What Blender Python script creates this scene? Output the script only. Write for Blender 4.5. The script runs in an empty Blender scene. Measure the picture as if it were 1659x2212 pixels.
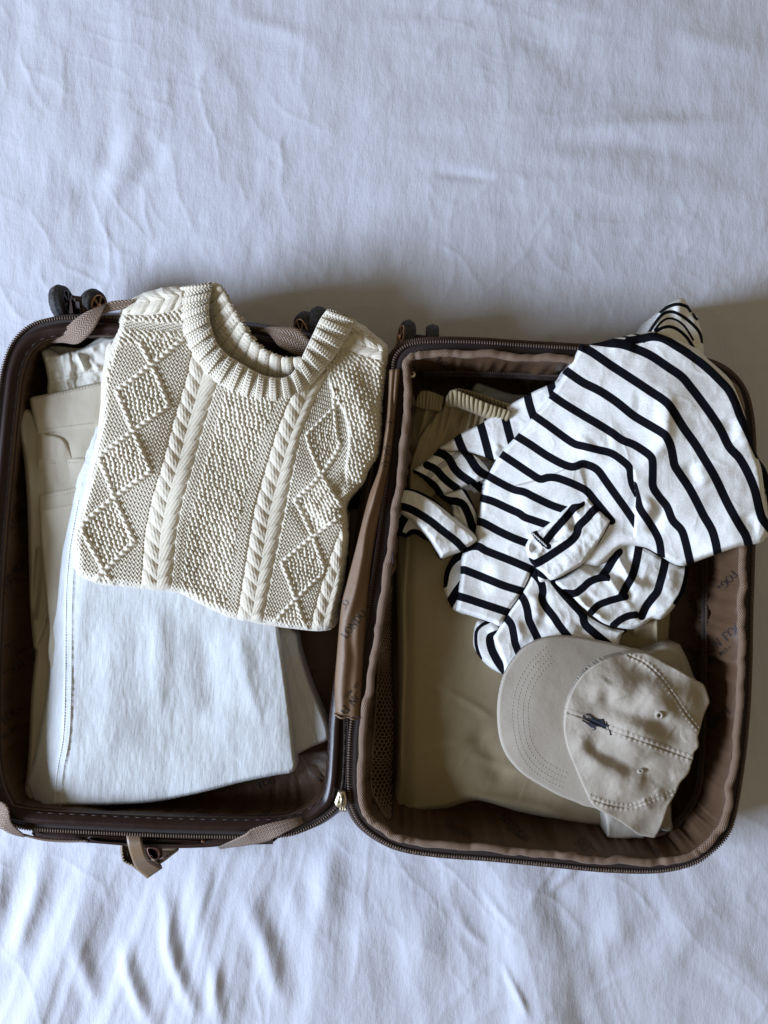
import bpy, math, random
import numpy as np
from mathutils import Vector
from mathutils.bvhtree import BVHTree

random.seed(7); np.random.seed(7)
S = bpy.context.scene
COL = S.collection

# ------------------------------------------------------------------ camera
HC = 0.90                                   # metres from lens to mattress top
FOV = math.radians(66)
K = 2*math.tan(FOV/2)/2212.0
cam = bpy.data.cameras.new('camera'); cam.sensor_fit = 'VERTICAL'; cam.angle = FOV
cam.clip_start = 0.01; cam.clip_end = 50
co = bpy.data.objects.new('camera', cam); co.location = (0, 0, HC); COL.objects.link(co)
S.camera = co

# ------------------------------------------------------------------ room light
W = bpy.data.worlds.new('World'); S.world = W; W.use_nodes = True
bg = W.node_tree.nodes['Background']
bg.inputs[0].default_value = (1.0, 0.83, 0.54, 1); bg.inputs[1].default_value = 0.265

def area(name, loc, target, sx, sy, power, color):
    l = bpy.data.lights.new(name, 'AREA'); l.shape = 'RECTANGLE'; l.size = sx; l.size_y = sy
    l.energy = power; l.color = color
    o = bpy.data.objects.new(name, l); o.location = loc
    d = Vector(target)-Vector(loc); o.rotation_euler = d.to_track_quat('-Z', 'Y').to_euler()
    COL.objects.link(o); return o
# one window to the left and a little below the picture
area('window_light', (-2.40, -0.60, 1.32), (0.0, 0.0, 0.0), 0.95, 0.85, 192, (0.64, 0.77, 1.0))
S.view_settings.view_transform = 'Standard'; S.view_settings.look = 'None'
S.view_settings.exposure = 0.0; S.view_settings.gamma = 1.0
S.render.engine = 'CYCLES'
S.cycles.max_bounces = 6; S.cycles.diffuse_bounces = 4; S.cycles.use_denoising = True

# ------------------------------------------------------------------ helpers
def P(u, v, z=0.0):
    """a point of the photograph (1659 x 2212 grid) at height z above the mattress, in metres"""
    f = K*(HC-z)
    return np.stack([(np.asarray(u, float)-829.5)*f, (1106.0-np.asarray(v, float))*f, np.zeros_like(f*np.asarray(u, float))+z], -1)

def mesh_obj(name, verts, faces, mat=None, parent=None, smooth=True, uv=None):
    me = bpy.data.meshes.new(name)
    verts = np.asarray(verts, np.float32).reshape(-1, 3)
    if isinstance(faces, np.ndarray) and faces.ndim == 2:
        n, k = faces.shape
        me.vertices.add(len(verts)); me.vertices.foreach_set('co', verts.ravel())
        me.loops.add(n*k); me.polygons.add(n)
        me.polygons.foreach_set('loop_start', np.arange(0, n*k, k, dtype=np.int32))
        me.loops.foreach_set('vertex_index', faces.astype(np.int32).ravel())
        me.update(calc_edges=True)
    else:
        me.from_pydata([tuple(map(float, p)) for p in verts], [], [list(map(int, f)) for f in faces]); me.update()
    if smooth:
        me.polygons.foreach_set('use_smooth', np.ones(len(me.polygons), bool))
    if uv is not None:
        ul = me.uv_layers.new(name='UVMap')
        idx = np.empty(len(me.loops), np.int32); me.loops.foreach_get('vertex_index', idx)
        ul.data.foreach_set('uv', np.asarray(uv, np.float32).reshape(-1, 2)[idx].ravel())
    if mat: me.materials.append(mat)
    o = bpy.data.objects.new(name, me); COL.objects.link(o)
    if parent is not None: o.parent = parent
    return o

def attr(o, name, values):
    a = o.data.attributes.new(name, 'FLOAT', 'POINT'); a.data.foreach_set('value', np.asarray(values, np.float32).ravel())

def thing(name, label, cat, group=None):
    o = bpy.data.objects.new(name, None); o.empty_display_size = .05; COL.objects.link(o)
    o['label'] = label; o['category'] = cat
    if group: o['group'] = group
    return o

def grid_faces(ny, nx, wrapx=False, wrapy=False):
    j = np.arange(ny if wrapy else ny-1)[:, None]; i = np.arange(nx if wrapx else nx-1)[None, :]
    a = j*nx+i; b = j*nx+(i+1) % nx; c = ((j+1) % ny)*nx+(i+1) % nx; d = ((j+1) % ny)*nx+i
    return np.stack([a, d, c, b], -1).reshape(-1, 4)

def crom(pts, n, closed=False, even=True):
    """Catmull-Rom through pts, n samples; even = by arc length"""
    p = np.asarray(pts, float)
    if len(p) == 2 and not closed:
        t = np.linspace(0, 1, n)[:, None]; return p[0]*(1-t)+p[1]*t
    if closed: q = np.vstack([p[-1], p, p[0], p[1]]); m = len(p)
    else: q = np.vstack([2*p[0]-p[1], p, 2*p[-1]-p[-2]]); m = len(p)-1
    f = 24 if even else None
    def ev(s):
        i = np.minimum(s.astype(int), m-1); t = (s-i)[:, None]
        a, b, c, d = q[i], q[i+1], q[i+2], q[i+3]
        return .5*((2*b)+(-a+c)*t+(2*a-5*b+4*c-d)*t*t+(-a+3*b-3*c+d)*t**3)
    if not even: return ev(np.linspace(0, m, n, endpoint=not closed))
    d = ev(np.linspace(0, m, m*f+1))
    L = np.r_[0, np.cumsum(np.linalg.norm(np.diff(d[:, :2], axis=0), axis=1)+1e-12)]
    s = np.linspace(0, L[-1], n, endpoint=not closed)
    return np.stack([np.interp(s, L, d[:, k]) for k in range(d.shape[1])], -1)

# value noise -------------------------------------------------------------
_rng = np.random.RandomState(11); _T = _rng.rand(256, 256)
def vnoise(x, y):
    xi = np.floor(x).astype(int); yi = np.floor(y).astype(int); fx = x-xi; fy = y-yi
    fx = fx*fx*fx*(fx*(fx*6-15)+10); fy = fy*fy*fy*(fy*(fy*6-15)+10)
    g = lambda a, b: _T[a % 256, b % 256]
    return (g(xi, yi)*(1-fx)+g(xi+1, yi)*fx)*(1-fy)+(g(xi, yi+1)*(1-fx)+g(xi+1, yi+1)*fx)*fy
def fbm(x, y, o=4, seed=0):
    s = 0; a = 1.; n = 0.
    for k in range(o):
        s = s+a*(vnoise(x*2**k+seed*13.7+k*31.3, y*2**k+seed*7.1+k*17.9)-.5); n += a*.5; a *= .5
    return s/n
def ridge(x, y, o=3, seed=0):
    s = 0; a = 1.; n = 0
    for k in range(o):
        s = s+a*(1-np.abs(2*vnoise(x*2**k+seed*9.3+k*11.1, y*2**k+seed*5.7+k*23.9)-1))**4; n += a; a *= .5
    return s/n
def sstep(a, b, x):
    t = np.clip((x-a)/(b-a), 0, 1); return t*t*(3-2*t)

def seg_dist(U, V, poly, closed=False):
    """distance and along-parameter (0..1) from grid points to a polyline"""
    p = np.asarray(poly, float); q = np.vstack([p, p[:1]]) if closed else p
    L = np.r_[0, np.cumsum(np.linalg.norm(np.diff(q[:, :2], axis=0), axis=1))]
    best = np.full(U.shape, 1e9); tt = np.zeros(U.shape); side = np.zeros(U.shape)
    for k in range(len(q)-1):
        a = q[k, :2]; b = q[k+1, :2]; d = b-a; l2 = d@d+1e-12
        t = np.clip(((U-a[0])*d[0]+(V-a[1])*d[1])/l2, 0, 1)
        dx = U-(a[0]+t*d[0]); dy = V-(a[1]+t*d[1]); r = dx*dx+dy*dy
        m = r < best; best = np.where(m, r, best); tt = np.where(m, (L[k]+t*(L[k+1]-L[k]))/L[-1], tt)
        side = np.where(m, np.sign(d[0]*dy-d[1]*dx), side)
    return np.sqrt(best), tt, side
def inside(U, V, poly):
    p = np.asarray(poly, float)[:, :2]; c = np.zeros(U.shape, bool)
    x1, y1 = p[-1]
    for x2, y2 in p:
        if y1 != y2:
            m = ((y2 > V) != (y1 > V)) & (U < (x1-x2)*(V-y2)/(y1-y2)+x2); c ^= m
        x1, y1 = x2, y2
    return c
def fold(U, V, poly, w, a, taper=.25, sharp=2.0):
    """a raised crease of height a and half width w along a polyline (negative a sinks)"""
    q = crom(poly, max(8, len(poly)*5)); d, t, s = seg_dist(U, V, q)
    e = sstep(0, taper, t)*sstep(0, taper, 1-t) if taper > 0 else 1
    return a*e*np.exp(-(d/w)**sharp)
def step_fold(U, V, poly, w, a, reach, taper=.2):
    """one side of the polyline is raised by a and sinks back over `reach`: an overlapping edge"""
    q = crom(poly, max(8, len(poly)*5)); d, t, s = seg_dist(U, V, q)
    e = sstep(0, taper, t)*sstep(0, taper, 1-t) if taper > 0 else 1
    return a*e*np.where(s > 0, np.exp(-(d/reach)**1.5), np.exp(-(d/w)**2))

# node helpers ------------------------------------------------------------
class NT:
    def __init__(s, name):
        s.m = bpy.data.materials.new(name); s.m.use_nodes = True; s.t = s.m.node_tree
        s.b = s.t.nodes['Principled BSDF']
    def n(s, typ, **kw):
        x = s.t.nodes.new(typ)
        for k, v in kw.items():
            if k.startswith('_'): setattr(x, k[1:], v)
            elif k[0] == 'i' and k[1:].isdigit(): s.put(x.inputs[int(k[1:])], v)
            else: s.put(x.inputs[k.replace('__', ' ')], v)
        return x
    def put(s, sock, v):
        if isinstance(v, bpy.types.NodeSocket): s.t.links.new(v, sock)
        elif isinstance(v, bpy.types.Node): s.t.links.new(v.outputs[0], sock)
        else: sock.default_value = v
    def math(s, op, a, b=0.0, c=None):
        x = s.n('ShaderNodeMath', _operation=op, i0=a, i1=b)
        if c is not None: s.put(x.inputs[2], c)
        return x.outputs[0]
    def mix(s, f, a, b):
        x = s.n('ShaderNodeMix', _data_type='RGBA'); s.put(x.inputs[0], f); s.put(x.inputs[6], a); s.put(x.inputs[7], b)
        return x.outputs[2]
    def uv(s, scale=(1, 1, 1), rot=0):
        t = s.n('ShaderNodeUVMap'); t.uv_map = 'UVMap'
        m = s.n('ShaderNodeMapping', Vector=t.outputs[0], Scale=scale, Rotation=(0, 0, rot)); return m.outputs[0]
    def obj(s, scale=(1, 1, 1), rot=0):
        t = s.n('ShaderNodeTexCoord')
        m = s.n('ShaderNodeMapping', Vector=t.outputs['Object'], Scale=scale, Rotation=(0, 0, rot)); return m.outputs[0]
    def noise(s, vec, sc, det=3, rough=.5):
        return s.n('ShaderNodeTexNoise', Vector=vec, Scale=sc, Detail=det, Roughness=rough).outputs[0]
    def wave(s, vec, sc, dist=0, direction='X', ds=1):
        return s.n('ShaderNodeTexWave', _bands_direction=direction, Vector=vec, Scale=sc, Distortion=dist, Detail__Scale=ds).outputs['Fac'] if False else s._wave(vec, sc, dist, direction, ds)
    def _wave(s, vec, sc, dist, direction, ds):
        x = s.t.nodes.new('ShaderNodeTexWave'); x.bands_direction = direction
        s.put(x.inputs['Vector'], vec); s.put(x.inputs['Scale'], sc); s.put(x.inputs['Distortion'], dist)
        s.put(x.inputs['Detail Scale'], ds); return x.outputs['Fac']
    def bump(s, h, dist=.001, strength=1.0, normal=None):
        x = s.n('ShaderNodeBump', Strength=strength, Distance=dist, Height=h)
        if normal is not None: s.put(x.inputs['Normal'], normal)
        return x.outputs[0]
    def out(s, color, rough=.8, normal=None, metal=0, spec=.5, sheen=0, sheen_rough=.5):
        s.put(s.b.inputs['Base Color'], color); s.put(s.b.inputs['Roughness'], rough)
        s.put(s.b.inputs['Metallic'], metal); s.put(s.b.inputs['Specular IOR Level'], spec)
        s.put(s.b.inputs['Sheen Weight'], sheen); s.put(s.b.inputs['Sheen Roughness'], sheen_rough)
        if normal is not None: s.put(s.b.inputs['Normal'], normal)
        return s.m

def c4(r, g, b): return (r, g, b, 1)

def woven(name, c1, c2, sc=900, bump=.0003, coord='uv', rough=.85, spec=.3, sheen=0.0, twill=False, mottle=.0, mscale=20, wr=0.0, wscale=30, speck=0.0, slub=0.0):
    """plain or twill woven cloth in metres-scaled UV; mottle: uneven dye, wr: tiny creases"""
    t = NT(name); v = t.uv() if coord == 'uv' else t.obj()
    if twill:
        a = t._wave(t.uv((1, 1, 1), math.radians(55)) if coord == 'uv' else t.obj((1, 1, 1), math.radians(55)), sc, .6, 'X', 3)
        b = t._wave(v, sc*1.1, 1.0, 'Y', 2)
        h = t.math('ADD', t.math('MULTIPLY', a, .8), t.math('MULTIPLY', b, .2))
    else:
        a = t._wave(v, sc, .8, 'X', 3); b = t._wave(v, sc*.93, .8, 'Y', 3)
        h = t.math('ADD', t.math('MULTIPLY', a, .5), t.math('MULTIPLY', b, .5))
    h = t.math('ADD', h, t.math('MULTIPLY', t.noise(v, sc*.7, 2), .8))
    col = t.mix(t.math('MULTIPLY', h, .6), c2, c1)
    if mottle:
        nz = t.noise(v, mscale, 6, .65)
        nz = t.n('ShaderNodeMapRange', i0=nz, i1=.35, i2=.65, i3=1-mottle, i4=1.0).outputs[0]
        col = t.n('ShaderNodeVectorMath', _operation='SCALE', i0=col)
        t.put(col.inputs['Scale'], nz); col = col.outputs[0]
    if speck:
        sn = t.noise(v, 2600, 1); sn = t.n('ShaderNodeMapRange', i0=sn, i1=.3, i2=.7, i3=1-speck, i4=1+speck*.3).outputs[0]
        c_ = t.n('ShaderNodeVectorMath', _operation='SCALE', i0=col); t.put(c_.inputs['Scale'], sn); col = c_.outputs[0]
    nm = t.bump(h, bump*.25, 1.0)
    if slub:
        sl_ = t.noise(t.uv((1, .10, 1), .12), 520, 4, .65); nm = t.bump(sl_, slub, 1.0, nm)
        c_ = t.n('ShaderNodeVectorMath', _operation='SCALE', i0=col); t.put(c_.inputs['Scale'], t.n('ShaderNodeMapRange', i0=sl_, i1=.35, i2=.65, i3=.90, i4=1.04).outputs[0]); col = c_.outputs[0]
    if wr:
        wn = t.noise(v, wscale, 5, .62); nm = t.bump(wn, wr, 1.0, nm)
    return t.out(col, rough, nm, 0, spec, sheen)
# ================================================================== bed sheet
def sheet_material():
    t = NT('sheet_cotton'); v = t.obj()
    weave = t.math('ADD', t._wave(v, 700, 1.5, 'X', 4), t._wave(v, 680, 1.5, 'Y', 4))
    slub = t.noise(t.obj((1, .14, 1)), 620, 3, .6); slub2 = t.noise(t.obj((.2, 1, 1)), 560, 3, .6)
    h = t.math('ADD', t.math('MULTIPLY', weave, .12), t.math('ADD', slub, slub2))
    n1 = t.bump(h, .00010, 1.0)
    # small pressed-in creases
    w = t.noise(v, 14, 3); vv = t.n('ShaderNodeVectorMath', _operation='MULTIPLY_ADD', i0=w, i1=(.03, .05, 0), i2=v).outputs[0]
    vo = t.n('ShaderNodeTexVoronoi', _feature='DISTANCE_TO_EDGE', Vector=vv, Scale=11.0).outputs[0]
    cr = t.n('ShaderNodeMapRange', i0=vo, i1=0., i2=.10, i3=1., i4=0.).outputs[0]
    cr = t.math('MULTIPLY', cr, t.noise(v, 6, 2))
    n2 = t.bump(cr, .0006, .6, n1)
    fine = t.noise(t.obj((1.6, .55, 1), .25), 42, 6, .68); n3 = t.bump(fine, .0016, .8, n2)
    fine2 = t.noise(t.obj((.7, 1.5, 1), -.2), 110, 4, .6); n4 = t.bump(fine2, .00035, .8, n3)
    col = t.mix(t.math('MULTIPLY', t.noise(v, 500, 2), .5), c4(.46, .465, .515), c4(.56, .565, .61))
    return t.out(col, .92, n4, 0, .15, .15)
M_SHEET = sheet_material()

def bed_height(U, V):
    """U,V in photo grid units at mattress height; returns metres"""
    x = U/300.; y = V/300.
    z = .0050*fbm(x*.55, y*.55, 2, 1)+.0026*fbm(x*1.5, y*1.2, 3, 2)
    low = sstep(1700, 2000, V)
    top = 1-sstep(600, 900, V)
    # long soft drapes fanning out below the suitcase
    ang = (U-760)/(V-600+1e-3)
    wv = ang*11.0+.8*fbm(x*.8, y*.5, 2, 5)
    z = z+low*(.0075*fbm(wv*1.0, y*.30, 2, 7)+.0026*fbm(wv*2.4, y*.22, 2, 9)*(1-.6*sstep(700, 1300, U))+.0013*ridge(wv*1.5, y*.35, 2, 3))
    # cross-wise pulls in the upper part
    z = z+top*(.0030*fbm(x*.8+.5*y, y*2.6-x*.25, 3, 13)*sstep(500, 1100, U)+.0022*fbm(x*3.2, y*.9, 3, 17)*(1-sstep(500, 1000, U)))
    wx = x+.22*fbm(x*1.3, y*1.3, 3, 41); wy = y+.22*fbm(x*1.3+9, y*1.3+4, 3, 43)
    for th, fa, fc, am, sd in ((8, 6.5, .9, .0013, 51), (-12, 9.0, 1.5, .0009, 52), (78, 7.5, 1.1, .0011, 53), (50, 8.0, 1.6, .0008, 54), (-40, 9.0, 1.8, .0008, 55), (20, 15., 3.0, .0005, 56), (-70, 14., 3.2, .0005, 57), (98, 4.5, .7, .0012, 58)):
        c_, s_ = math.cos(math.radians(th)), math.sin(math.radians(th)); a_ = wx*c_+wy*s_; b_ = -wx*s_+wy*c_
        m_ = sstep(-.05, .35, fbm(x*.9+sd, y*.9, 2, sd))
        if 60 < th < 110: m_ = m_*(.35+.65*sstep(600, 1100, U))
        elif abs(th) < 25: m_ = m_*(.5+.5*(1-sstep(500, 1100, U)*top))
        z = z+.95*am*m_*(ridge(a_*fa*.5, b_*fc, 1, sd)-.3)
    z = z+.0005*fbm(x*7, y*4, 3, 23)
    for poly, w, a in (
        ([(102,1825),(84,1915),(50,2020),(22,2120)], 20, .0085), ([(335,1880),(362,1960),(368,2040),(400,2130),(450,2225)], 14, .0070),
        ([(520,1905),(575,2040),(592,2110),(640,2200)], 20, .0075), ([(258,2000),(278,2090),(300,2150),(345,2240)], 14, .0065),
        ([(440,1835),(432,1950),(424,2070)], 22, .0055), ([(462,2040),(468,2130),(474,2240)], 13, .0055), ([(222,1840),(190,1950),(150,2060),(135,2130)], 22, .0050),
        ([(695,1790),(700,1900),(706,2040)], 28, .0055), ([(20,1850),(-10,1960),(-40,2080)], 18, .006), ([(600,1860),(640,1960),(680,2100)], 26, .004),
        ([(800,1900),(790,2020),(800,2200)], 26, .0035), ([(940,1890),(925,2000),(930,2150)], 30, .004), ([(1190,1960),(1220,2060),(1280,2180)], 26, .003),
        ([(1400,1920),(1330,2010),(1270,2140)], 30, .0035), ([(1560,1900),(1480,2010),(1400,2150)], 30, .003), ([(160,1990),(180,2080),(215,2210)], 16, .004),
        ([(1075,2060),(1100,2110),(1130,2170),(1145,2215)], 7, .004), ([(990,1950),(1010,2010),(1070,2060)], 9, .0022),
        ([(1035,1900),(1070,1960),(1130,2020)], 8, .0022), ([(1270,1840),(1215,1900),(1160,1945)], 9, .0020),
        
        ([(255,240),(240,330),(215,390),(180,420),(150,470)], 26, -.0045), ([(310,230),(275,310),(245,380),(220,450)], 26, .0035),
        ([(360,270),(330,350),(285,400),(250,440)], 20, -.0035), ([(1150,470),(1350,455),(1500,450),(1680,430)], 30, -.003),
        ([(480,30),(600,60),(700,100)], 16, .0022), ([(900,370),(1010,380),(1100,395)], 10, -.0025),
        ([(1100,290),(1400,270),(1680,262)], 18, .0042), ([(1120,300),(1400,315),(1680,310)], 22, -.0030),
        ([(1090,85),(1180,95),(1250,100)], 30, -.004), ([(1400,60),(1500,90),(1680,120)], 20, .0025),
        ([(1380,300),(1520,310),(1680,295)], 16, .002)):
        z = z+fold(U, V, poly, w*1.2, a, .45)
    return z

def build_bed():
    us = np.r_[np.linspace(-1900, -460, 14), np.arange(-400, 2061, 3.9), np.linspace(2120, 3500, 14)]
    vs = np.r_[np.linspace(-1900, -260, 14), np.arange(-200, 2421, 3.9), np.linspace(2480, 4000, 14)]
    # coarse where the case hides it
    U, V = np.meshgrid(us, vs)
    Z = bed_height(U, V)
    Z = Z*sstep(-1800, -300, U)*sstep(3400, 2200, U) if False else Z
    X = P(U, V, 0.0); X[..., 2] = Z
    o = mesh_obj('bed_sheet', X.reshape(-1, 3), grid_faces(len(vs), len(us)), M_SHEET)
    o['label'] = 'wrinkled white cotton bed sheet lying under the open suitcase'; o['category'] = 'bed sheet'
    return o
BED = build_bed()
# ================================================================== suitcase
def webbing(name, c1, c2, chev=True):
    t = NT(name); uvn = t.n('ShaderNodeUVMap'); uvn.uv_map = 'UVMap'
    sp = t.n('ShaderNodeSeparateXYZ', i0=uvn.outputs[0])
    if chev:
        tri = t.math('PINGPONG', sp.outputs[0], .0042)
        ph = t.math('ADD', sp.outputs[1], t.math('MULTIPLY', tri, 1.3))
        h = t.math('SINE', t.math('MULTIPLY', ph, 1750.0)); g = t.math('SINE', t.math('MULTIPLY', t.math('SUBTRACT', sp.outputs[1], tri), 2600.0))
        h = t.math('ADD', t.math('MULTIPLY', h, .38), t.math('MULTIPLY', g, .12))
    else:
        a = t.math('SINE', t.math('MULTIPLY', sp.outputs[0], 2700.0)); b = t.math('SINE', t.math('MULTIPLY', sp.outputs[1], 2300.0))
        h = t.math('MULTIPLY', t.math('MULTIPLY', a, b), .5)
    h = t.math('ADD', h, .5)
    col = t.mix(h, c2, c1); return t.out(col, .55, t.bump(h, .0006, 1.0), 0, .5, .1)
M_LIN = woven('satin_lining', c4(.094, .053, .029), c4(.064, .035, .019), 1500, .00012, rough=.42, spec=.25, sheen=0, mottle=.12, mscale=9, wr=.0016, wscale=40)
M_LIN2 = woven('hinge_satin', c4(.19, .115, .066), c4(.14, .083, .046), 1300, .00015, rough=.42, spec=.35, sheen=0, mottle=.1, mscale=9, wr=.0012, wscale=26)
def plastic(name, col, rough, bump=.0001):
    t = NT(name); v = t.obj(); n = t.noise(v, 300, 4, .6)
    sc = t.noise(t.obj((1, .2, 1)), 60, 5, .7)
    return t.out(t.mix(sc, col, tuple(min(1, c*1.35) for c in col[:3])+(1,)), t.n('ShaderNodeMapRange', i0=sc, i1=.3, i2=.7, i3=rough-.07, i4=rough+.1).outputs[0], t.bump(n, bump, 1.0), 0, .22)
M_SHELL = plastic('brown_shell_plastic', c4(.018, .0085, .0065), .42)
M_FRAME = plastic('glossy_frame_plastic', c4(.015, .007, .0055), .36, .00004)
M_TAPE = woven('zipper_tape_cloth', c4(.034, .020, .017), c4(.018, .011, .010), 1400, .0003, rough=.75)
M_TEETH = plastic('zipper_teeth_coil', c4(.075, .05, .037), .28)
M_WEB = webbing('herringbone_webbing', c4(.30, .20, .135), c4(.055, .032, .022))
M_PIPE = webbing('woven_edge_binding', c4(.27, .165, .10), c4(.05, .027, .016), False)
M_NET = NT('net_cord').out(c4(.36, .245, .15), .6)
M_GOLD = NT('champagne_metal'); _n = M_GOLD.noise(M_GOLD.obj(), 900, 3)
M_GOLD = M_GOLD.out(c4(.62, .55, .40), M_GOLD.n('ShaderNodeMapRange', i0=_n, i1=.3, i2=.7, i3=.22, i4=.6).outputs[0], M_GOLD.bump(_n, .0004, 1.0), .95)
M_COPPER = NT('rose_gold_plastic').out(c4(.45, .25, .14), .3, None, .8)
M_INK = NT('printed_ink').out(c4(.020, .012, .010), .6)
_t = NT('dusty_rubber'); _v = _t.obj(); _k = _t.noise(_v, 260, 6, .7)
_k2 = _t.noise(_v, 1500, 2); _f = _t.n('ShaderNodeMapRange', i0=_t.math('MULTIPLY', _k, _k2), i1=.24, i2=.42, i3=0., i4=1.).outputs[0]
M_RUB = _t.out(_t.mix(_f, c4(.012, .012, .013), c4(.11, .10, .09)), .75, _t.bump(_k, .0005, 1))
_t = NT('tan_leather'); _v = _t.obj(); _k = _t.noise(_v, 700, 4, .6)
M_LEA = _t.out(_t.mix(_t.noise(_v, 90, 3), c4(.145, .092, .052), c4(.20, .132, .078)), .45, _t.bump(_k, .0003, 1))
M_LEA2 = NT('red_brown_leather').out(c4(.13, .05, .03), .5)
M_STITCH = NT('stitching_thread').out(c4(.032, .020, .015), .7)

def normals2(p):
    t = np.roll(p, -1, 0)-np.roll(p, 1, 0); n = np.stack([t[:, 1], -t[:, 0]], -1)
    n /= np.linalg.norm(n, axis=1, keepdims=True)+1e-12
    area2 = np.sum(p[:, 0]*np.roll(p[:, 1], -1)-np.roll(p[:, 0], -1)*p[:, 1])
    return n if area2 > 0 else -n
def outline_world(px, z, n):
    c = crom(px, n, closed=True); return P(c[:, 0], c[:, 1], z)[:, :2]
def offset(p, d):
    """smooth offset of a closed world outline by d (scalar or array), outward positive"""
    q = p+normals2(p)*np.asarray(d).reshape(-1, 1) if np.ndim(d) else p+normals2(p)*d
    for _ in range(3): q = .25*np.roll(q, 1, 0)+.5*q+.25*np.roll(q, -1, 0)
    return q
def ring_loft(name, base, sections, mat, parent, cap=True, wav=None, inner=6, cap_disp=None):
    """sections: (outward offset, z)"""
    n = len(base); R = []
    for k, (d, z) in enumerate(sections):
        q = offset(base, d) if d else base
        zz = np.full(n, z)
        if wav is not None:
            dd, dz = wav(k, len(sections)); q = q+normals2(q)*dd[:, None]; zz = zz+dz
        R.append(np.c_[q, zz])
    if cap:
        c = R[-1].mean(0)
        for k in range(1, inner+1):
            f = 1-k/(inner+.02); r = c+(R[-1-0 if k == 1 else len(sections)-1]-c)*f
            if cap_disp is not None: r[:, 2] += cap_disp(r[:, 0], r[:, 1])
            R.append(r)
    R = np.array(R); L = np.r_[0, np.cumsum(np.linalg.norm(np.diff(base, axis=0), axis=1))]
    V = np.r_[0, np.cumsum([np.linalg.norm(R[k+1]-R[k], axis=1).mean() for k in range(len(R)-1)])]
    uv = np.stack(np.meshgrid(L, V), -1)
    return mesh_obj(name, R.reshape(-1, 3), grid_faces(len(R), n, wrapx=True), mat, parent, uv=uv.reshape(-1, 2)), R
def tube(name, path, radius, mat, parent=None, closed=False, k=8, flat=1.0, up=None, uvs=1.0):
    """round or flattened cord along a 3-D path"""
    p = np.asarray(path, float); n = len(p)
    T = np.roll(p, -1, 0)-np.roll(p, 1, 0) if closed else np.gradient(p, axis=0)
    T /= np.linalg.norm(T, axis=1, keepdims=True)+1e-12
    upv = np.tile(np.array([0, 0, 1.]), (n, 1)) if up is None else np.asarray(up, float)
    A = np.cross(T, upv); A /= np.linalg.norm(A, axis=1, keepdims=True)+1e-9; B = np.cross(A, T)
    r = np.broadcast_to(np.asarray(radius, float), (n,))
    a = np.linspace(0, 2*np.pi, k, endpoint=False)
    X = p[:, None]+A[:, None]*(np.cos(a)[None, :, None]*r[:, None, None])+B[:, None]*(np.sin(a)[None, :, None]*r[:, None, None]*flat)
    L = np.r_[0, np.cumsum(np.linalg.norm(np.diff(p, axis=0), axis=1))]
    uu = np.broadcast_to(a[None, :]*r[:, None]*1.0, (n, k)); uv = np.stack([uu, np.broadcast_to(L[:, None], (n, k))], -1)
    F = grid_faces(n, k, wrapx=True, wrapy=closed)
    Xf = X.reshape(-1, 3)
    if not closed:
        return mesh_obj(name, Xf, [list(f) for f in F]+[list(range(k)), list(range((n-1)*k, n*k))[::-1]] if n*k < 4000 else F, mat, parent, uv=uv.reshape(-1, 2))
    return mesh_obj(name, Xf, F, mat, parent, uv=uv.reshape(-1, 2))
BOXF = np.array([[0, 1, 3, 2], [4, 6, 7, 5], [0, 4, 5, 1], [2, 3, 7, 6], [0, 2, 6, 4], [1, 5, 7, 3]])
BOXV = np.array([[x, y, z] for x in (-1, 1) for y in (-1, 1) for z in (-1, 1)], float)
def boxes_along(name, path, pitch, size, mat, parent, closed=False, stagger=0.0):
    """row of little blocks (zip teeth, stitches) along a 3-D path: size = (along, across, high)"""
    p = np.asarray(path, float); p = np.vstack([p, p[:1]]) if closed else p
    L = np.r_[0, np.cumsum(np.linalg.norm(np.diff(p, axis=0), axis=1))]; n = int(L[-1]/pitch)
    s = np.linspace(0, L[-1], n, endpoint=False)+pitch/2
    c = np.stack([np.interp(s, L, p[:, k]) for k in range(3)], -1); c2 = np.stack([np.interp(s+pitch*.3, L, p[:, k]) for k in range(3)], -1)
    T = c2-c; T /= np.linalg.norm(T, axis=1, keepdims=True)+1e-12; A = np.cross(T, [0, 0, 1.]); B = np.cross(A, T)
    if stagger: c = c+A*(np.where(np.arange(n) % 2, stagger, -stagger))[:, None]
    bv = BOXV*np.array(size)/2
    V = c[:, None]+T[:, None]*bv[None, :, :1]+A[:, None]*bv[None, :, 1:2]+B[:, None]*bv[None, :, 2:]
    F = (BOXF[None]+8*np.arange(n)[:, None, None]).reshape(-1, 4)
    return mesh_obj(name, V.reshape(-1, 3), F, mat, parent, smooth=False)
def ribbon(name, edgeA, edgeB, mat, parent, n=60, m=8, thick=.0012, arch=0.0, uvf=1.0):
    """woven strip between two digitised edges [(u,v,z)..]"""
    a = crom(edgeA, n); b = crom(edgeB, n); A = P(a[:, 0], a[:, 1], a[:, 2]); B = P(b[:, 0], b[:, 1], b[:, 2])
    t = np.linspace(0, 1, m)[None, :, None]; X = A[:, None]*(1-t)+B[:, None]*t
    X[..., 2] += arch*np.sin(np.pi*t[..., 0])
    mid = X[:, m//2]; L = np.r_[0, np.cumsum(np.linalg.norm(np.diff(mid, axis=0), axis=1))]
    w = np.linalg.norm(A-B, axis=1).max()
    uv = np.stack(np.broadcast_arrays(t[..., 0]*w, L[:, None]), -1)
    o = mesh_obj(name, X.reshape(-1, 3), grid_faces(n, m), mat, parent, uv=uv.reshape(-1, 2))
    md = o.modifiers.new('thickness', 'SOLIDIFY'); md.thickness = thick; md.offset = 0
    return o

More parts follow.
